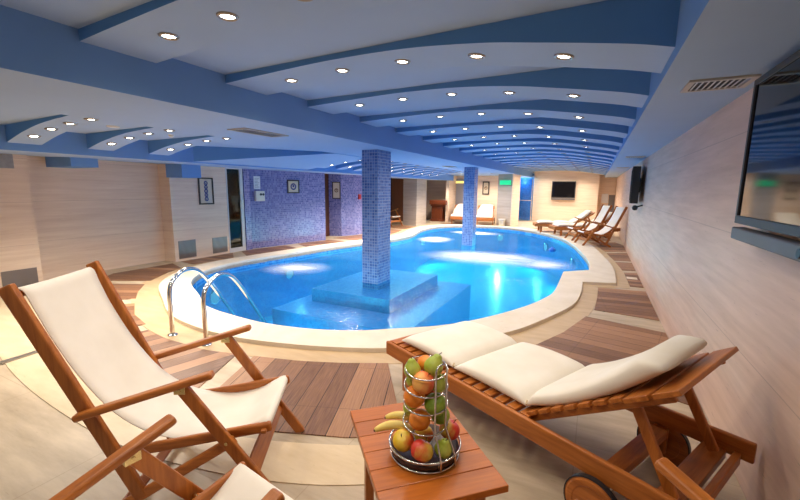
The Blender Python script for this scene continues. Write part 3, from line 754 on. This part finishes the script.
# ------------------------------------------------------------------ lounger, local: x from foot to head, y left
def make_lounger(label, group):
    r = empty('sun_lounger', (0, 0, 0), label, 'sun lounger', group); T = M['teak']; W = .70; L = 2.03; zt = .338
    for v in (0.0, W):
        b = MB(); b.bx(0, L, v-.014, v+.014, zt-.105, zt-.002); b.build('side_rail', T, r, bevel=.008)
    b = MB(); b.bx(0, .03, .015, W-.015, zt-.105, zt-.005); b.build('end_rail', M['teak_v'], r, bevel=.006)
    for v in (.03, W-.03):
        b = MB(); b.bx(.18, .25, v-.018, v+.018, 0, zt-.03); b.build('leg', M['teak_z'], r, bevel=.006)
    b = MB(); b.bx(.19, .24, .04, W-.04, .2, .25); b.build('leg_stretcher', M['teak_v'], r, bevel=.006)
    for v, sg in ((-.038, -1), (W+.012-.0, 1)):
        b = MB(); Rm = Matrix.Rotation(PI/2, 3, 'X')
        b.lathe([(0, .014), (.085, .014), (.088, .017), (.112, .017), (.125, .01), (.125, -.012), (.112, -.017), (0, -.017)], c=(1.65, v+(.013 if sg > 0 else 0), .125), seg=32, M=Rm)
        w = b.build('wheel', T, r)
        b = MB(); b.lathe([(.1245, .014), (.13, .012), (.13, -.012), (.1245, -.014)], c=(1.65, v+(.013 if sg > 0 else 0), .125), seg=32, M=Rm); tag(b.build('tyre', M['black'], w), 'dark rubber rim')
        b = MB(); b.lathe([(0, .024), (.022, .024), (.028, .016), (.028, -.016), (.022, -.024), (0, -.024)], c=(1.65, v+(.013 if sg > 0 else 0), .125), seg=16, M=Rm); b.build('hub', T, w)
    b = MB(); b.tube([(1.65, -.03, .125), (1.65, W+.03, .125)], .012); b.build('axle', M['steel'], r)
    for v in (.025, W-.025):
        b = MB(); b.bx(1.615, 1.685, v-.012, v+.012, .09, zt-.1); b.build('wheel_bracket', M['teak_z'], r, bevel=.005)
    b = MB(); b.bx(1.61, 1.69, .05, W-.05, .19, .24); b.build('wheel_stretcher', M['teak_v'], r, bevel=.006)
    b = MB(); k = 0; u = .035
    while u < 1.22:
        b.bx(u, u+.058, .016, W-.016, zt-.022, zt); u += .084
    b.build('slat_platform', M['teak_v'], r, bevel=.004)
    # backrest
    a = math.radians(33); du, dz = math.cos(a), math.sin(a); h = (1.255, zt-.012)
    R = Matrix.Rotation(-a, 3, 'Y')
    br = MB(); q = 0.0; BL = .79
    while q < BL-.02:
        w_ = .105 if q > .5 else .058
        w_ = min(w_, BL-q)
        br.box((h[0]+du*(q+w_/2)-dz*.012, W/2, h[1]+dz*(q+w_/2)+du*.012), (w_, W-.05 if q < .5 else W+.02, .022), R)
        q += w_+(.022 if q < .5 else .018)
    bk = br.build('backrest', M['teak_v'], r, bevel=.004)
    for v in (.06, W-.06):
        b = MB(); b.bar((h[0], v, h[1]-.012), (h[0]+du*.74, v, h[1]+dz*.74-.012), .026, .045); b.build('backrest_rail', T, bk, bevel=.006)
    for v in (.1, W-.1):
        b = MB(); b.bar((h[0]+du*.56, v, h[1]+dz*.56-.03), (1.90, v, zt-.07), .026, .045); b.build('backrest_prop', M['teak_z'], r, bevel=.006)
    b = MB(); b.bx(1.83, 1.93, .016, W-.016, zt-.13, zt-.085); b.build('prop_stop', M['teak_v'], r, bevel=.006)
    b = MB(); b.bx(1.955, 1.985, .016, W-.016, zt-.13, zt-.07); b.build('head_rail', M['teak_v'], r, bevel=.006)
    b = MB(); b.tube([(h[0]-.0, .04, h[1]-.03), (h[0]+.0, W-.04, h[1]-.03)], .008); b.build('pivot_rod', M['steel'], r)
    return r
def make_lounge_cushion(label, group):
    r = empty('lounger_cushion', (0, 0, 0), label, 'cushion', group); zt = .340; v0, v1 = .055, .725
    def pad(name, pts, th, vv=None):
        b = MB(); b.sweep(pts, v0, vv or v1, th, seg=14); return b.build(name, M['cushion'], r, smooth=True)
    def seg(u0, u1, n=12):
        pts, th = [], []
        for i in range(n+1):
            q = i/n; e = min(q, 1-q)
            t = .058*min(1, (max(e, .0)/.09+.14))**.5 + .034*math.sin(PI*q)**.7
            pts.append((u0+(u1-u0)*q, zt+max(0, .06-t)*.3)); th.append(t)
        return pts, th
    for u0, u1 in ((.11, .668), (.672, 1.222)):
        p, t = seg(u0, u1); s = pad('seat_pad', p, t)
        b = MB(); b.tube([(u1-.0, v0+.01, zt+.025), (u1-.0, v0-.003, zt+.035), (u1, v0+.01, zt+.05)], .006, 6); b.build('tie', M['piping'], s)
    cv = [(1.226+.61*k/24, zt+.012+.34*(.61*k/24)+.634*(.61*k/24)**2) for k in range(25)]
    n = len(cv); th = []
    for i in range(n):
        e = min(i/(n-1), 1-i/(n-1)); th.append((.078+.026*i/(n-1))*min(1, e/.1+.16)**.5)
    s = pad('back_pad', cv, th, [v1-.17*max(0, (i/(n-1)-.4)/.6)**1.5 for i in range(n)])
    return r
lounger = make_lounger('teak sun lounger beside the side table, its wheels toward the right wall', 'teak sun loungers')
cush = make_lounge_cushion('long cream cushion on the near teak lounger', 'cream lounger cushions')
def put_l(o, x, y, ang): o.location = (x, y, 0); o.rotation_euler.z = ang
ld = V((math.cos(-.473), math.sin(-.473))); LO = V((-1.361, 2.544)); la = math.atan2(ld.y, ld.x)
put_l(lounger, LO.x, LO.y, la); put_l(cush, LO.x, LO.y, la)
for x, y, ang, lab in ((-4.78, 16.0, math.radians(103), 'in front of the grey door at the back'), (-3.68, 16.02, math.radians(103), 'under the framed picture, right of the far column'),
                  (-1.85, 14.35, math.radians(14), 'under the far wall television'), (-1.12, 13.45, math.radians(22), 'just behind the two far deck chairs')):
    l2 = copy_tree(lounger); put_l(l2, x, y, ang); tag(l2, 'small far teak sun lounger '+lab, 'sun lounger', 'teak sun loungers')
    k2 = copy_tree(cush); put_l(k2, x, y, ang); tag(k2, 'cream cushion on the lounger '+lab, 'cushion', 'cream lounger cushions')

# ------------------------------------------------------------------ side table
ta = math.atan2(.69, .725)
table = empty('side_table', (-.586, 1.376, 0), 'low square-cornered teak side table holding the fruit stand', 'table', rz=ta)
TW, TL, TZ = .465, .635, .45
for i in range(6):
    y0 = -TL/2+i*TL/6
    b = MB(); b.bx(-TW/2, TW/2, y0+.0008, y0+TL/6-.0008, TZ-.028, TZ); b.build('plank', M['table_wood'], table, bevel=.003)
for sx in (-1, 1):
    for sy in (-1, 1):
        b = MB(); b.bx(sx*(TW/2-.075)-.02, sx*(TW/2-.075)+.02, sy*(TL/2-.08)-.02, sy*(TL/2-.08)+.02, 0, TZ-.028); b.build('leg', M['teak_z'], table, bevel=.005)
for sy in (-1, 1):
    b = MB(); b.bx(-TW/2+.1, TW/2-.1, sy*(TL/2-.08)-.012, sy*(TL/2-.08)+.012, TZ-.09, TZ-.028); b.build('apron', M['teak'], table, bevel=.003)
for sx in (-1, 1):
    b = MB(); b.bx(sx*(TW/2-.075)-.012, sx*(TW/2-.075)+.012, -TL/2+.1, TL/2-.1, TZ-.09, TZ-.028); b.build('apron', M['teak_v'], table, bevel=.004)

# ------------------------------------------------------------------ fruit stand
FX, FY = -.543, 1.340
stand = empty('fruit_stand', (FX, FY, TZ), 'spiral chrome wire fruit stand on the side table', 'fruit stand')
circ = lambda r, z, n=40, a0=0, a1=2*PI, c=(0, 0): [(c[0]+r*math.cos(a0+(a1-a0)*k/n), c[1]+r*math.sin(a0+(a1-a0)*k/n), z) for k in range(n)]
b = MB(); b.tube(circ(.135, .006), .0045, 8, True); b.tube(circ(.142, .048), .0045, 8, True)
for k in range(4):
    a = 2*PI*(k+.5)/4; b.tube([(.135*math.cos(a), .135*math.sin(a), .006), (.142*math.cos(a), .142*math.sin(a), .048)], .002, 6)
b.build('base_rings', M['steel'], stand, smooth=True)
b = MB(); b.lathe([(0, .004), (.125, .004), (.132, .012), (.137, .034), (.133, .034), (.124, .016), (0, .012)], seg=36); tag(b.build('tray', M['tray'], stand, smooth=True), 'dark brown tray')
for z, rr in ((.358, .082), (.290, .085), (.219, .086), (.137, .088)):
    b = MB(); b.tube([(x, y, z+.012*math.sin(math.atan2(y, x)-.4)) for x, y, _ in circ(rr, z)], .0032, 8, True)
    b.build('tier_ring', M['steel'], stand, smooth=True)
hv = V((.873, -.488)); hp = V((-hv.y, hv.x))
for sg in (-1, 1):
    pass
b = MB(); hx = lambda r, t, z: (hv.x*r+hp.x*t, hv.y*r+hp.y*t, z)
o1 = [hx(.142, -.035, .01), hx(.142, -.035, .05), hx(.118, -.03, .10), hx(.092, -.026, .15), hx(.090, -.026, .365)]
arc = [hx(.090, -.026*math.cos(PI*k/8), .375+.03*math.sin(PI*k/8)) for k in range(9)]
o2 = [hx(.090, .026, .365), hx(.092, .026, .15), hx(.118, .03, .10), hx(.142, .035, .05), hx(.142, .035, .01)]
b.tube(o1+arc+o2, .004, 8); b.build('handle', M['steel'], stand, smooth=True)
def rotm(tx=0, ty=0, tz=0): return Matrix.Rotation(tz, 3, 'Z') @ Matrix.Rotation(ty, 3, 'Y') @ Matrix.Rotation(tx, 3, 'X')
FS = lambda c: (c[0]-.010, c[1]+.037, TZ+.004+(c[2]-TZ)*.96)
def round_fruit(name, c, r, mat, lab, cat, tilt=(0, 0, 0), dimple=.16, squash=.92, stalk=True):
    r *= 1.07; c = FS(c)
    prof = []
    for k in range(17):
        a = -PI/2+PI*k/16
        rr = r*math.cos(a); zz = r*squash*math.sin(a)
        d = dimple*r*math.exp(-(rr/(r*.32))**2)
        zz += -d if zz > 0 else d*.7
        prof.append((max(rr, 0) if 0 < k < 16 else 0, zz))
    e = empty(name, c, lab, cat); e.rotation_euler = tilt
    b = MB(); b.lathe(prof, seg=24); b.build('flesh', mat, e, smooth=True)
    if stalk:
        b = MB(); z0 = r*squash-dimple*r; b.tube([(0, 0, z0-.004), (.001, 0, z0+.008), (.004, .001, z0+.016)], [.0018, .0015, .002], 6); b.build('stem', M['stalk'], e)
def pear_fruit(c, r, lab, tilt=(0, 0, 0)):
    r *= 1.04; c = FS(c)
    prof = [(0, -r*.86), (r*.3, -r*.92), (r*.7, -r*.72), (r*.95, -r*.25), (r*.98, r*.05), (r*.88, r*.42), (r*.68, r*.76), (r*.5, r*1.0), (r*.4, r*1.2), (r*.24, r*1.34), (0, r*1.36)]
    e = empty('pear', c, lab, 'pear'); e.rotation_euler = tilt
    pr = spline(prof, 3, False); pr[0] = (0, pr[0][1]); pr[-1] = (0, pr[-1][1]); pr = [(max(a, 0), z) for a, z in pr]
    b = MB(); b.lathe(pr, seg=24); b.build('flesh', M['pear'], e, smooth=True)
    b = MB(); b.tube([(0, 0, r*1.32), (.002, 0, r*1.5), (.006, .001, r*1.66)], [.002, .0016, .0022], 6); b.build('stem', M['stalk'], e)
def banana_fruit(p0, p1, bow, r, lab):
    p0, p1 = V(FS(p0)), V(FS(p1)); pts, rr = [], []
    for k in range(15):
        q = k/14; p = p0.lerp(p1, q)+V((0, 0, bow*4*q*(1-q))); pts.append(p)
        rr.append(r*(.28+.72*min(1, math.sin(PI*min(1, max(0, q*.94+.03)))**.55*1.02)))
    mid = (p0+p1)/2; e = empty('banana', mid, lab, 'banana')
    b = MB(); b.tube([p-mid for p in pts], rr, 6); b.build('peel', M['banana'], e, smooth=True)
    b = MB(); b.tube([pts[0]-mid+(pts[0]-pts[1])*.5, pts[0]-mid], [.004, .0045], 6); b.build('tip', M['stalk'], e)
pear_fruit((-.585, 1.285, .805), .033, 'knobbly yellow-green pear at the left of the top tier', (0, -.1, 0))
pear_fruit((-.508, 1.315, .825), .037, 'big green pear tilted right at the top of the stand', (-.25, .35, 0))
round_fruit('orange', (-.555, 1.348, .815), .032, M['orange'], 'orange tucked behind the two top pears', 'orange', dimple=.03, stalk=False)
round_fruit('peach', (-.530, 1.268, .772), .041, M['peach'], 'red and orange peach just below the top ring', 'peach', (.5, .2, 1.0), .06, .95)
pear_fruit((-.490, 1.330, .745), .031, 'green pear behind the wire handle in the second tier', (0, .3, 0))
pear_fruit((-.593, 1.312, .745), .028, 'dark green pear at the back left of the second tier', (0, -.2, 0))
round_fruit('orange', (-.568, 1.270, .700), .040, M['orange'], 'orange at the front left of the third tier', 'orange', (0, 0, 1), .03, .97, False)
round_fruit('apple', (-.490, 1.300, .672), .042, M['apple_green'], 'green apple behind the wire handle in the third tier', 'apple', (.2, .3, 0))
round_fruit('peach', (-.55, 1.345, .69), .035, M['peach'], 'peach at the back of the third tier, mostly hidden', 'peach', dimple=.06)
pear_fruit((-.602, 1.305, .622), .028, 'small green pear peeping out at the left below the third ring', (0, -.3, 0))
round_fruit('orange', (-.545, 1.275, .602), .040, M['orange'], 'orange low in the stand just above the two base apples', 'orange', (0, 0, 2), .03, .97, False)
round_fruit('apple', (-.485, 1.345, .60), .036, M['apple_green'], 'green apple at the back of the lowest ring', 'apple')
round_fruit('apple', (-.592, 1.226, .526), .040, M['apple_yellow'], 'yellow apple at the front left of the base tray', 'apple', (.55, -.25, .4))
round_fruit('apple', (-.504, 1.206, .522), .041, M['apple_red'], 'red and yellow apple at the front of the base tray', 'apple', (.6, .1, 2.6))
pear_fruit((-.440, 1.266, .512), .034, 'green pear in the base tray beside the handle foot', (.2, .25, 0))
round_fruit('apple', (-.452, 1.368, .53), .040, M['apple_red'], 'blushed apple at the right rear of the base tray', 'apple', (.2, .5, 1))
round_fruit('apple', (-.545, 1.32, .508), .037, M['apple_yellow'], 'yellow apple in the middle of the base tray', 'apple')
banana_fruit((-.702, 1.195, .553), (-.585, 1.300, .530), .022, .0175, 'front banana sticking out left over the tray rim')
banana_fruit((-.690, 1.262, .575), (-.575, 1.335, .545), .02, .016, 'rear banana sticking out left from the stand')

# ------------------------------------------------------------------ pool ladder rails
def rail(x, y, lab):
    r = empty('ladder_rail', (x, y, 0), lab, 'pool ladder rail', 'chrome pool ladder rails')
    d = V((-.26, 1.0)).normalized()
    prof = spline([(0, .006), (0, .25), (.002, .44), (.045, .545), (.158, .617), (.285, .632), (.427, .58), (.565, .45), (.78, .187), (1.027, -.134), (1.09, -.24), (1.10, -.5), (1.10, -.9)], 5, False)
    b = MB(); b.tube([(d.x*u, d.y*u, z) for u, z in prof], .022, 12); b.build('tube', M['chrome'], r, smooth=True)
    b = MB(); b.lathe([(0, .02), (.026, .02), (.045, .014), (.05, 0)], seg=20); b.build('flange', M['chrome'], r, smooth=True)
    return r
rail(-3.75, 2.38, 'chrome pool ladder handrail farther from the deck chair, standing left')
rail(-3.23, 2.37, 'chrome pool ladder handrail nearer the deck chair arm, standing right')

# ------------------------------------------------------------------ televisions
def television(name, loc, rz, w, h, label, bar=True, bezel=.03, depth=.07, tilt=0, gap=.03):
    """local: screen faces -y, centred on x, base at z=0"""
    r = empty(name, loc, label, 'television', rz=rz); r.rotation_euler.x = tilt
    b = MB(); b.bx(-w/2, w/2, 0, depth, 0, h); b.build('casing', M['tv_body'], r, bevel=.006)
    b = MB(); t = bezel
    b.bx(-w/2, w/2, -.012, 0, h-t, h); b.bx(-w/2, w/2, -.012, 0, 0, t*1.5); b.bx(-w/2, -w/2+t, -.012, 0, t*1.5, h-t); b.bx(w/2-t, w/2, -.012, 0, t*1.5, h-t)
    b.build('bezel', M['tv_bezel'], r, bevel=.003)
    b = MB(); b.bx(-w/2+t, w/2-t, -.004, -.001, t*1.5, h-t); b.build('screen', M['screen'], r)
    if bar:
        s = MB(); s.bx(-w/2+.0, w/2, -.02, depth-.01, -.085, -.02); sb = s.build('speaker_bar', M['tv_bar'], r, bevel=.008)
        s = MB(); s.lathe([(0, .006), (.018, .006), (.02, 0)], c=(w/2-.55 if w > 1.1 else 0, -.0215, -.052), seg=20, M=Matrix.Rotation(PI/2, 3, 'X')); s.build('badge', M['black'], sb)
    b = MB(); b.bx(-.15, .15, depth, depth+gap, h*.3, h*.7); b.build('wall_bracket', M['black'], r)
    return r
# screen facing -x means local -y -> world -x : rotate by -90 deg
television('television', (.695, 2.03, 1.335), -PI/2, 1.38, .735, 'large flat television on the right wall with grey speaker bar', depth=.05, bezel=.028)
television('television', (.60, 9.0, 1.27), -PI/2-.05, 1.0, .68, 'black television seen edge-on, mounted farther back on the right wall', bar=False, depth=.12)
b = MB(); b.lathe([(0, -.05), (.035, -.04), (.05, 0), (.035, .04), (0, .05)], c=(.66, 8.55, 1.19), seg=14); b.tube([(.66, 8.55, 1.2), (.78, 8.55, 1.24)], .014)
tag(b.build('wall_spotlight', M['black'], smooth=True), 'small black wall fitting under the edge-on television', 'fitting')
television('television', (-1.43, 20.36, 1.13), 0, 1.05, .79, 'square black television on the far travertine wall', depth=.08, bar=True)

# ------------------------------------------------------------------ things on the left walls
def on_left(name, x, y0, y1, z0, z1, t, mat, label, cat, group=None):
    b = MB(); b.bx(x, x+t, y0, y1, z0, z1); return tag(b.build(name, mat, bevel=.002), label, cat, group)
on_left('steel_panel', -7.4, 4.96, 5.34, .05, .41, .008, M['plate'], 'brushed steel access panel low on the pier, farther from the glass door', 'panel', 'steel wall panels')
on_left('steel_panel', -7.4, 5.74, 6.12, .05, .39, .008, M['plate'], 'brushed steel access panel low on the pier, just left of the glass door', 'panel', 'steel wall panels')
on_left('steel_panel', -7.4, 2.32, 2.72, .0+.02, .28, .008, M['plate'], 'brushed steel access panel low on the wall behind the deck chair top', 'panel', 'steel wall panels')
on_left('wall_panel', -7.4, 2.2, 2.62, 1.72, 1.92, .015, M['drain'], 'dull grey panel high on the left wall under the low beam', 'panel')
def picture(loc, rz, w, h, label, motif, n=5, fr=.028):
    r = empty('framed_picture', loc, label, 'picture', rz=rz)
    b = MB(); b.bx(-w/2, w/2, -.025, 0, h/2-fr, h/2); b.bx(-w/2, w/2, -.025, 0, -h/2, -h/2+fr); b.bx(-w/2, -w/2+fr, -.025, 0, -h/2+fr, h/2-fr); b.bx(w/2-fr, w/2, -.025, 0, -h/2+fr, h/2-fr)
    b.build('frame', M['frame_dark'], r, bevel=.003)
    b = MB(); b.bx(-w/2+fr, w/2-fr, -.012, -.006, -h/2+fr, h/2-fr); b.build('mount', M['mat_board'], r)
    b = MB(); R = Matrix.Rotation(PI/2, 3, 'X')
    if motif == 'stack':
        for k in range(n):
            z = (-.5+(k+.5)/n)*(h-2*fr)*.82; rr = min(w*.17, h/n*.42)
            b.lathe([(rr*.55, 0), (rr*.55, .003), (rr, .003), (rr, 0)], c=(0, -.0125, z), seg=6 if k % 2 else 14, M=R)
            b.lathe([(0, .003), (rr*.3, .003), (rr*.3, 0)], c=(0, -.0125, z), seg=8, M=R)
    else:
        rr = w*.24; b.lathe([(rr*.6, 0), (rr*.6, .003), (rr, .003), (rr, 0)], c=(0, -.0125, 0), seg=20, M=R); b.lathe([(0, .003), (rr*.35, .003), (rr*.35, 0)], c=(0, -.0125, rr*.15), seg=10, M=R)
    b.build('motif', M['motif_blue'] if motif != 'brown' else M['motif_brown'], r)
    return r
picture((-7.4, 5.66, 1.40), PI/2, .35, .56, 'tall dark-framed picture of a blue ornament on the pier', 'stack')
dd = (P1-P0).normalized(); bang = math.atan2(dd.y, dd.x)
def onb(t, z, off=.0): 
    q = P0+dd*t; n_ = V((dd.y, -dd.x)); return (q.x+n_.x*off, q.y+n_.y*off, z)
picture(onb(1.32, 1.517), bang, .37, .34, 'small square framed picture on the blue mosaic wall', 'disc')
q0, q1 = V((-7.43, 10.0)), V((-7.08, 10.14)); qm = q0.lerp(q1, .62)
picture((qm.x, qm.y, 1.42), math.atan2((q1-q0).y, (q1-q0).x), .26, .52, 'tall framed sheet in the narrow mosaic nook', 'brown')
r = empty('notice', onb(.28, 1.60, .003), 'white paper notice above the white box on the mosaic wall', 'notice', rz=bang)
b = MB(); b.bx(-.085, .085, -.002, .002, -.155, .155); b.build('sheet', M['paper'], r)
b = MB()
for k in range(7): b.bx(-.06, .06-.02*(k % 3), -.0035, -.002, .10-.035*k, .108-.035*k)
b.build('print', M['ink'], r)
r = empty('wall_box', onb(.31, 1.28, .0), 'white electrical box with dark gauges on the blue mosaic wall', 'wall box', rz=bang)
b = MB(); b.bx(-.12, .12, -.09, 0, -.12, .12); b.build('body', M['white_plastic'], r, bevel=.01)
for sx in (.01, .075):
    b = MB(); b.lathe([(0, .008), (.028, .008), (.03, 0)], c=(sx, -.091, .04), seg=16, M=Matrix.Rotation(PI/2, 3, 'X')); b.build('gauge', M['black'], r)
b = MB(); b.lathe([(.03, 0), (.05, .012), (.055, .03), (.04, .035), (.03, .02)], c=(-7.39, 5.42, 1.80), seg=20, M=Matrix.Rotation(PI/2, 3, 'Y')); tag(b.build('wall_sounder', M['white_plastic'], smooth=True), 'round white wall fitting above the tall framed picture', 'fitting')
# glass door
r = empty('door_1', (-7.43, 6.42, 0), kind='structure', rz=PI/2); r['label'] = 'white-framed glass door at the end of the pier'
b = MB(); w, h, t = .46, 1.95, .055
b.bx(-w/2, -w/2+t*.5, -.03, .03, 0, h); b.bx(w/2-t*1.6, w/2, -.03, .03, 0, h); b.bx(-w/2+t*.5, w/2-t*1.6, -.03, .03, h-.06, h); b.bx(-w/2+t*.5, w/2-t*1.6, -.03, .03, 0, .1)
b.build('door_frame', M['white_frame'], r, bevel=.004)
b = MB(); b.bx(-w/2+t*.5, w/2-t*1.6, -.005, .005, .1, h-.06); b.build('pane', M['dark_glass'], r)
b = MB(); b.bx(w/2-t*2.1, w/2-t*1.6, -.05, -.03, 1.0, 1.16); b.bx(w/2-t*1.4, w/2-t*.3, -.05, -.03, .98, 1.2); b.build('handle', M['white_plastic'], r, bevel=.004)
wall('wall_return', [(-7.5, 6.66), (-7.38, 6.66), (-7.4, 6.84), (-7.55, 6.84)], 0, 2.0, M['wall_mosaic'])
# fire call point
b = MB(); b.bx(-6.875, -6.825, 10.77, 10.9, 1.14, 1.30); tag(b.build('call_point', M['red'], bevel=.006), 'small red fire call point on the mosaic wall left of the near column', 'call point')

# ------------------------------------------------------------------ back of the room
r = empty('fireplace', (-6.55, 17.3, 0), 'dark brown wooden mantelpiece in the recess behind the pier', 'mantelpiece')
b = MB(); b.bx(-.32, .22, -.15, .3, .05, .78); b.build('body', M['mantel_wood'], r, bevel=.01)
b = MB(); b.bx(-.4, .42, -.26, .3, .78, .98); b.bx(-.36, .34, -.2, .3, .70, .78); b.build('shelf', M['mantel_wood'], r, bevel=.015)
b = MB(); b.bx(-.36, .28, -.2, .3, 0, .1); b.build('plinth', M['mantel_wood'], r, bevel=.01)
r = empty('door_2', (-5.80, 18.22, 0), kind='structure'); r['label'] = 'grey door with a glowing strip above, at the back'
b = MB(); b.bx(-.42, .42, -.03, .02, 0, 1.98); b.build('leaf', M['grey_door'], r)
b = MB(); b.bx(-.36, .36, -.05, -.03, 1.78, 1.87); tag(b.build('light_strip', M['yellow_glow'], r), 'yellow glowing strip')
b = MB(); b.tube([(.34, -.09, .98), (.34, -.03, .98)], .012); b.tube([(.34, -.09, .98), (.26, -.09, .98)], .012); b.build('handle', M['chrome'], r)
picture((-4.62, 18.24, 1.56), 0, .32, .60, 'tall framed picture on the back wall between far column and exit sign', 'brown', fr=.05)
r = empty('exit_sign', (-3.32, 16.22, 1.78), 'glowing green exit sign on the grey pier at the back', 'sign', rz=math.atan2(-.2, .6))
b = MB(); b.bx(-.24, .24, -.05, .0, -.09, .09); b.build('panel', M['exit_green'], r, bevel=.006)
b = MB(); b.lathe([(0, .005), (.11, .005), (.14, .30), (.15, .31), (.14, .315), (.12, .03), (0, .02)], c=(-3.36, 16.08, .005), seg=20); tag(b.build('waste_bin', M['white_plastic'], smooth=True), 'small white bin at the foot of the exit sign pier', 'bin')
# shower glass in the passage
r = empty('door_3', (-3.25, 19.9, 0), kind='structure'); r['label'] = 'blue glass door in the passage right of the exit sign'
b = MB(); b.bx(-.45, .45, -.006, .006, .02, 2.0); b.build('pane', M['blue_glass'], r)
b = MB(); b.bx(-.47, -.44, -.02, .02, 0, 2.02); b.bx(.44, .47, -.02, .02, 0, 2.02); b.bx(-.44, .44, -.02, .02, .98, 1.01); b.build('door_frame', M['chrome'], r)
lt = bpy.data.lights.new('passage_lamp', 'POINT'); lt.energy = 16; lt.color = (.45, .75, 1); lt.shadow_soft_size = .1
lo = bpy.data.objects.new('passage_lamp', lt); C.objects.link(lo); lo.location = (-3.3, 20.2, 1.9)
# papers on the far right niche wall
for i, (x, z0, z1, w) in enumerate(((.36, .92, 1.35, .28), (.66, .5, 1.3, .26))):
    b = MB(); b.bx(x-w/2, x+w/2, 21.12, 21.14, z0, z1)
    tag(b.build('notice_board', M['paper'] if i == 0 else M['plate']), ('white notice sheet in the niche behind the far chairs', 'tall grey panel in the niche behind the far chairs')[i], 'notice')
# floating dispenser in the pool
b = MB(); b.lathe([(0, -.06), (.07, -.05), (.09, 0), (.075, .03), (.03, .05), (.03, .075), (0, .08)], c=(-.95, 11.1, WZ+.02), seg=18); tag(b.build('pool_float', M['float_blue'], smooth=True), 'blue round float drifting on the pool near the right edge', 'pool float')
# bar stool like shapes / bluish bottle glow in the bar
b = MB(); b.bx(-8.6, -8.05, 15.0, 15.18, 0, .95); b.bx(-8.7, -8.0, 14.95, 15.19, .95, 1.0); tag(b.build('bar_counter', M['dark_wood'], bevel=.005), 'dark wooden bar cabinet behind the near mosaic column', 'bar')

# ------------------------------------------------------------------ underwater lamps
def pool_lamp(x, y, nx, ny, lab, energy, z=-.42):
    nv = V((nx, ny, 0)).normalized()
    r = empty('pool_light', (x, y, z), lab, 'pool light', 'underwater pool lights'); r.rotation_euler.z = math.atan2(nv.y, nv.x)
    R = Matrix.Rotation(PI/2, 3, 'Y')
    b = MB(); b.lathe([(.105, 0), (.125, .012), (.13, 0)], seg=24, M=R); b.build('rim', M['steel'], r, smooth=True)
    b = MB(); b.lathe([(0, .012), (.07, .010), (.107, .002)], seg=24, M=R); b.build('lens', M['pool_lamp'], r, smooth=True)
    l = bpy.data.lights.new('pool_lamp', 'SPOT'); l.energy = energy; l.color = (.32, .92, 1); l.shadow_soft_size = .03; l.spot_size = math.radians(130); l.spot_blend = .6
    lo = bpy.data.objects.new('pool_lamp', l); C.objects.link(lo); lo.parent = r; lo.location = (.16, 0, .0); lo.rotation_euler = (0, -math.radians(52), 0)
PLE = 210
for x, y, nx, ny, lab, e, z in (
        (-6.02, 6.6, 1, 0, 'left pool side before the near column', 1, -.4), (-.07, 8.9, -1, 0, 'right pool side', .8, -.4),
        (-5.52, 13.0, 1, -.2, 'far left pool side', 1, -.4), (-1.42, 13.95, -.8, -.5, 'far right pool side', 1, -.4),
        (-.50, 5.9, -1, .1, 'near right pool side', .7, -.5), (-5.22, 10.4, 1, 0, 'pool side behind the near column', 1, -.45),
        (-3.3, 15.62, 0, -1, 'far end of the pool', 1, -.4), (-6.08, 4.7, 1, .2, 'left pool side by the ladder', .8, -.5),
        (-.47, 11.3, -1, -.1, 'right pool side below the float', .8, -.4), (-4.0, 3.14, .2, 1, 'near pool side under the ladder', .45, -.6),
        (-1.9, 3.5, -.4, 1, 'near pool side before the deck panel', .35, -.6)):
    pool_lamp(x, y, nx, ny, 'round underwater light on the '+lab, PLE*e, z)

# ------------------------------------------------------------------ world, view
sc = bpy.context.scene
w = bpy.data.worlds.new('world'); sc.world = w; w.use_nodes = True
w.node_tree.nodes['Background'].inputs[0].default_value = (.95, .97, 1, 1)
w.node_tree.nodes['Background'].inputs[1].default_value = .2
sc.view_settings.view_transform = 'Standard'; sc.view_settings.look = 'None'
sc.view_settings.exposure = 0; sc.view_settings.gamma = 1
try: sc.view_settings.use_curve_mapping = False
except Exception: pass
try:
    sc.cycles.max_bounces = 8; sc.cycles.diffuse_bounces = 5; sc.cycles.transparent_max_bounces = 12
    sc.cycles.caustics_reflective = False; sc.cycles.caustics_refractive = False; sc.cycles.sample_clamp_indirect = 4
except Exception: pass
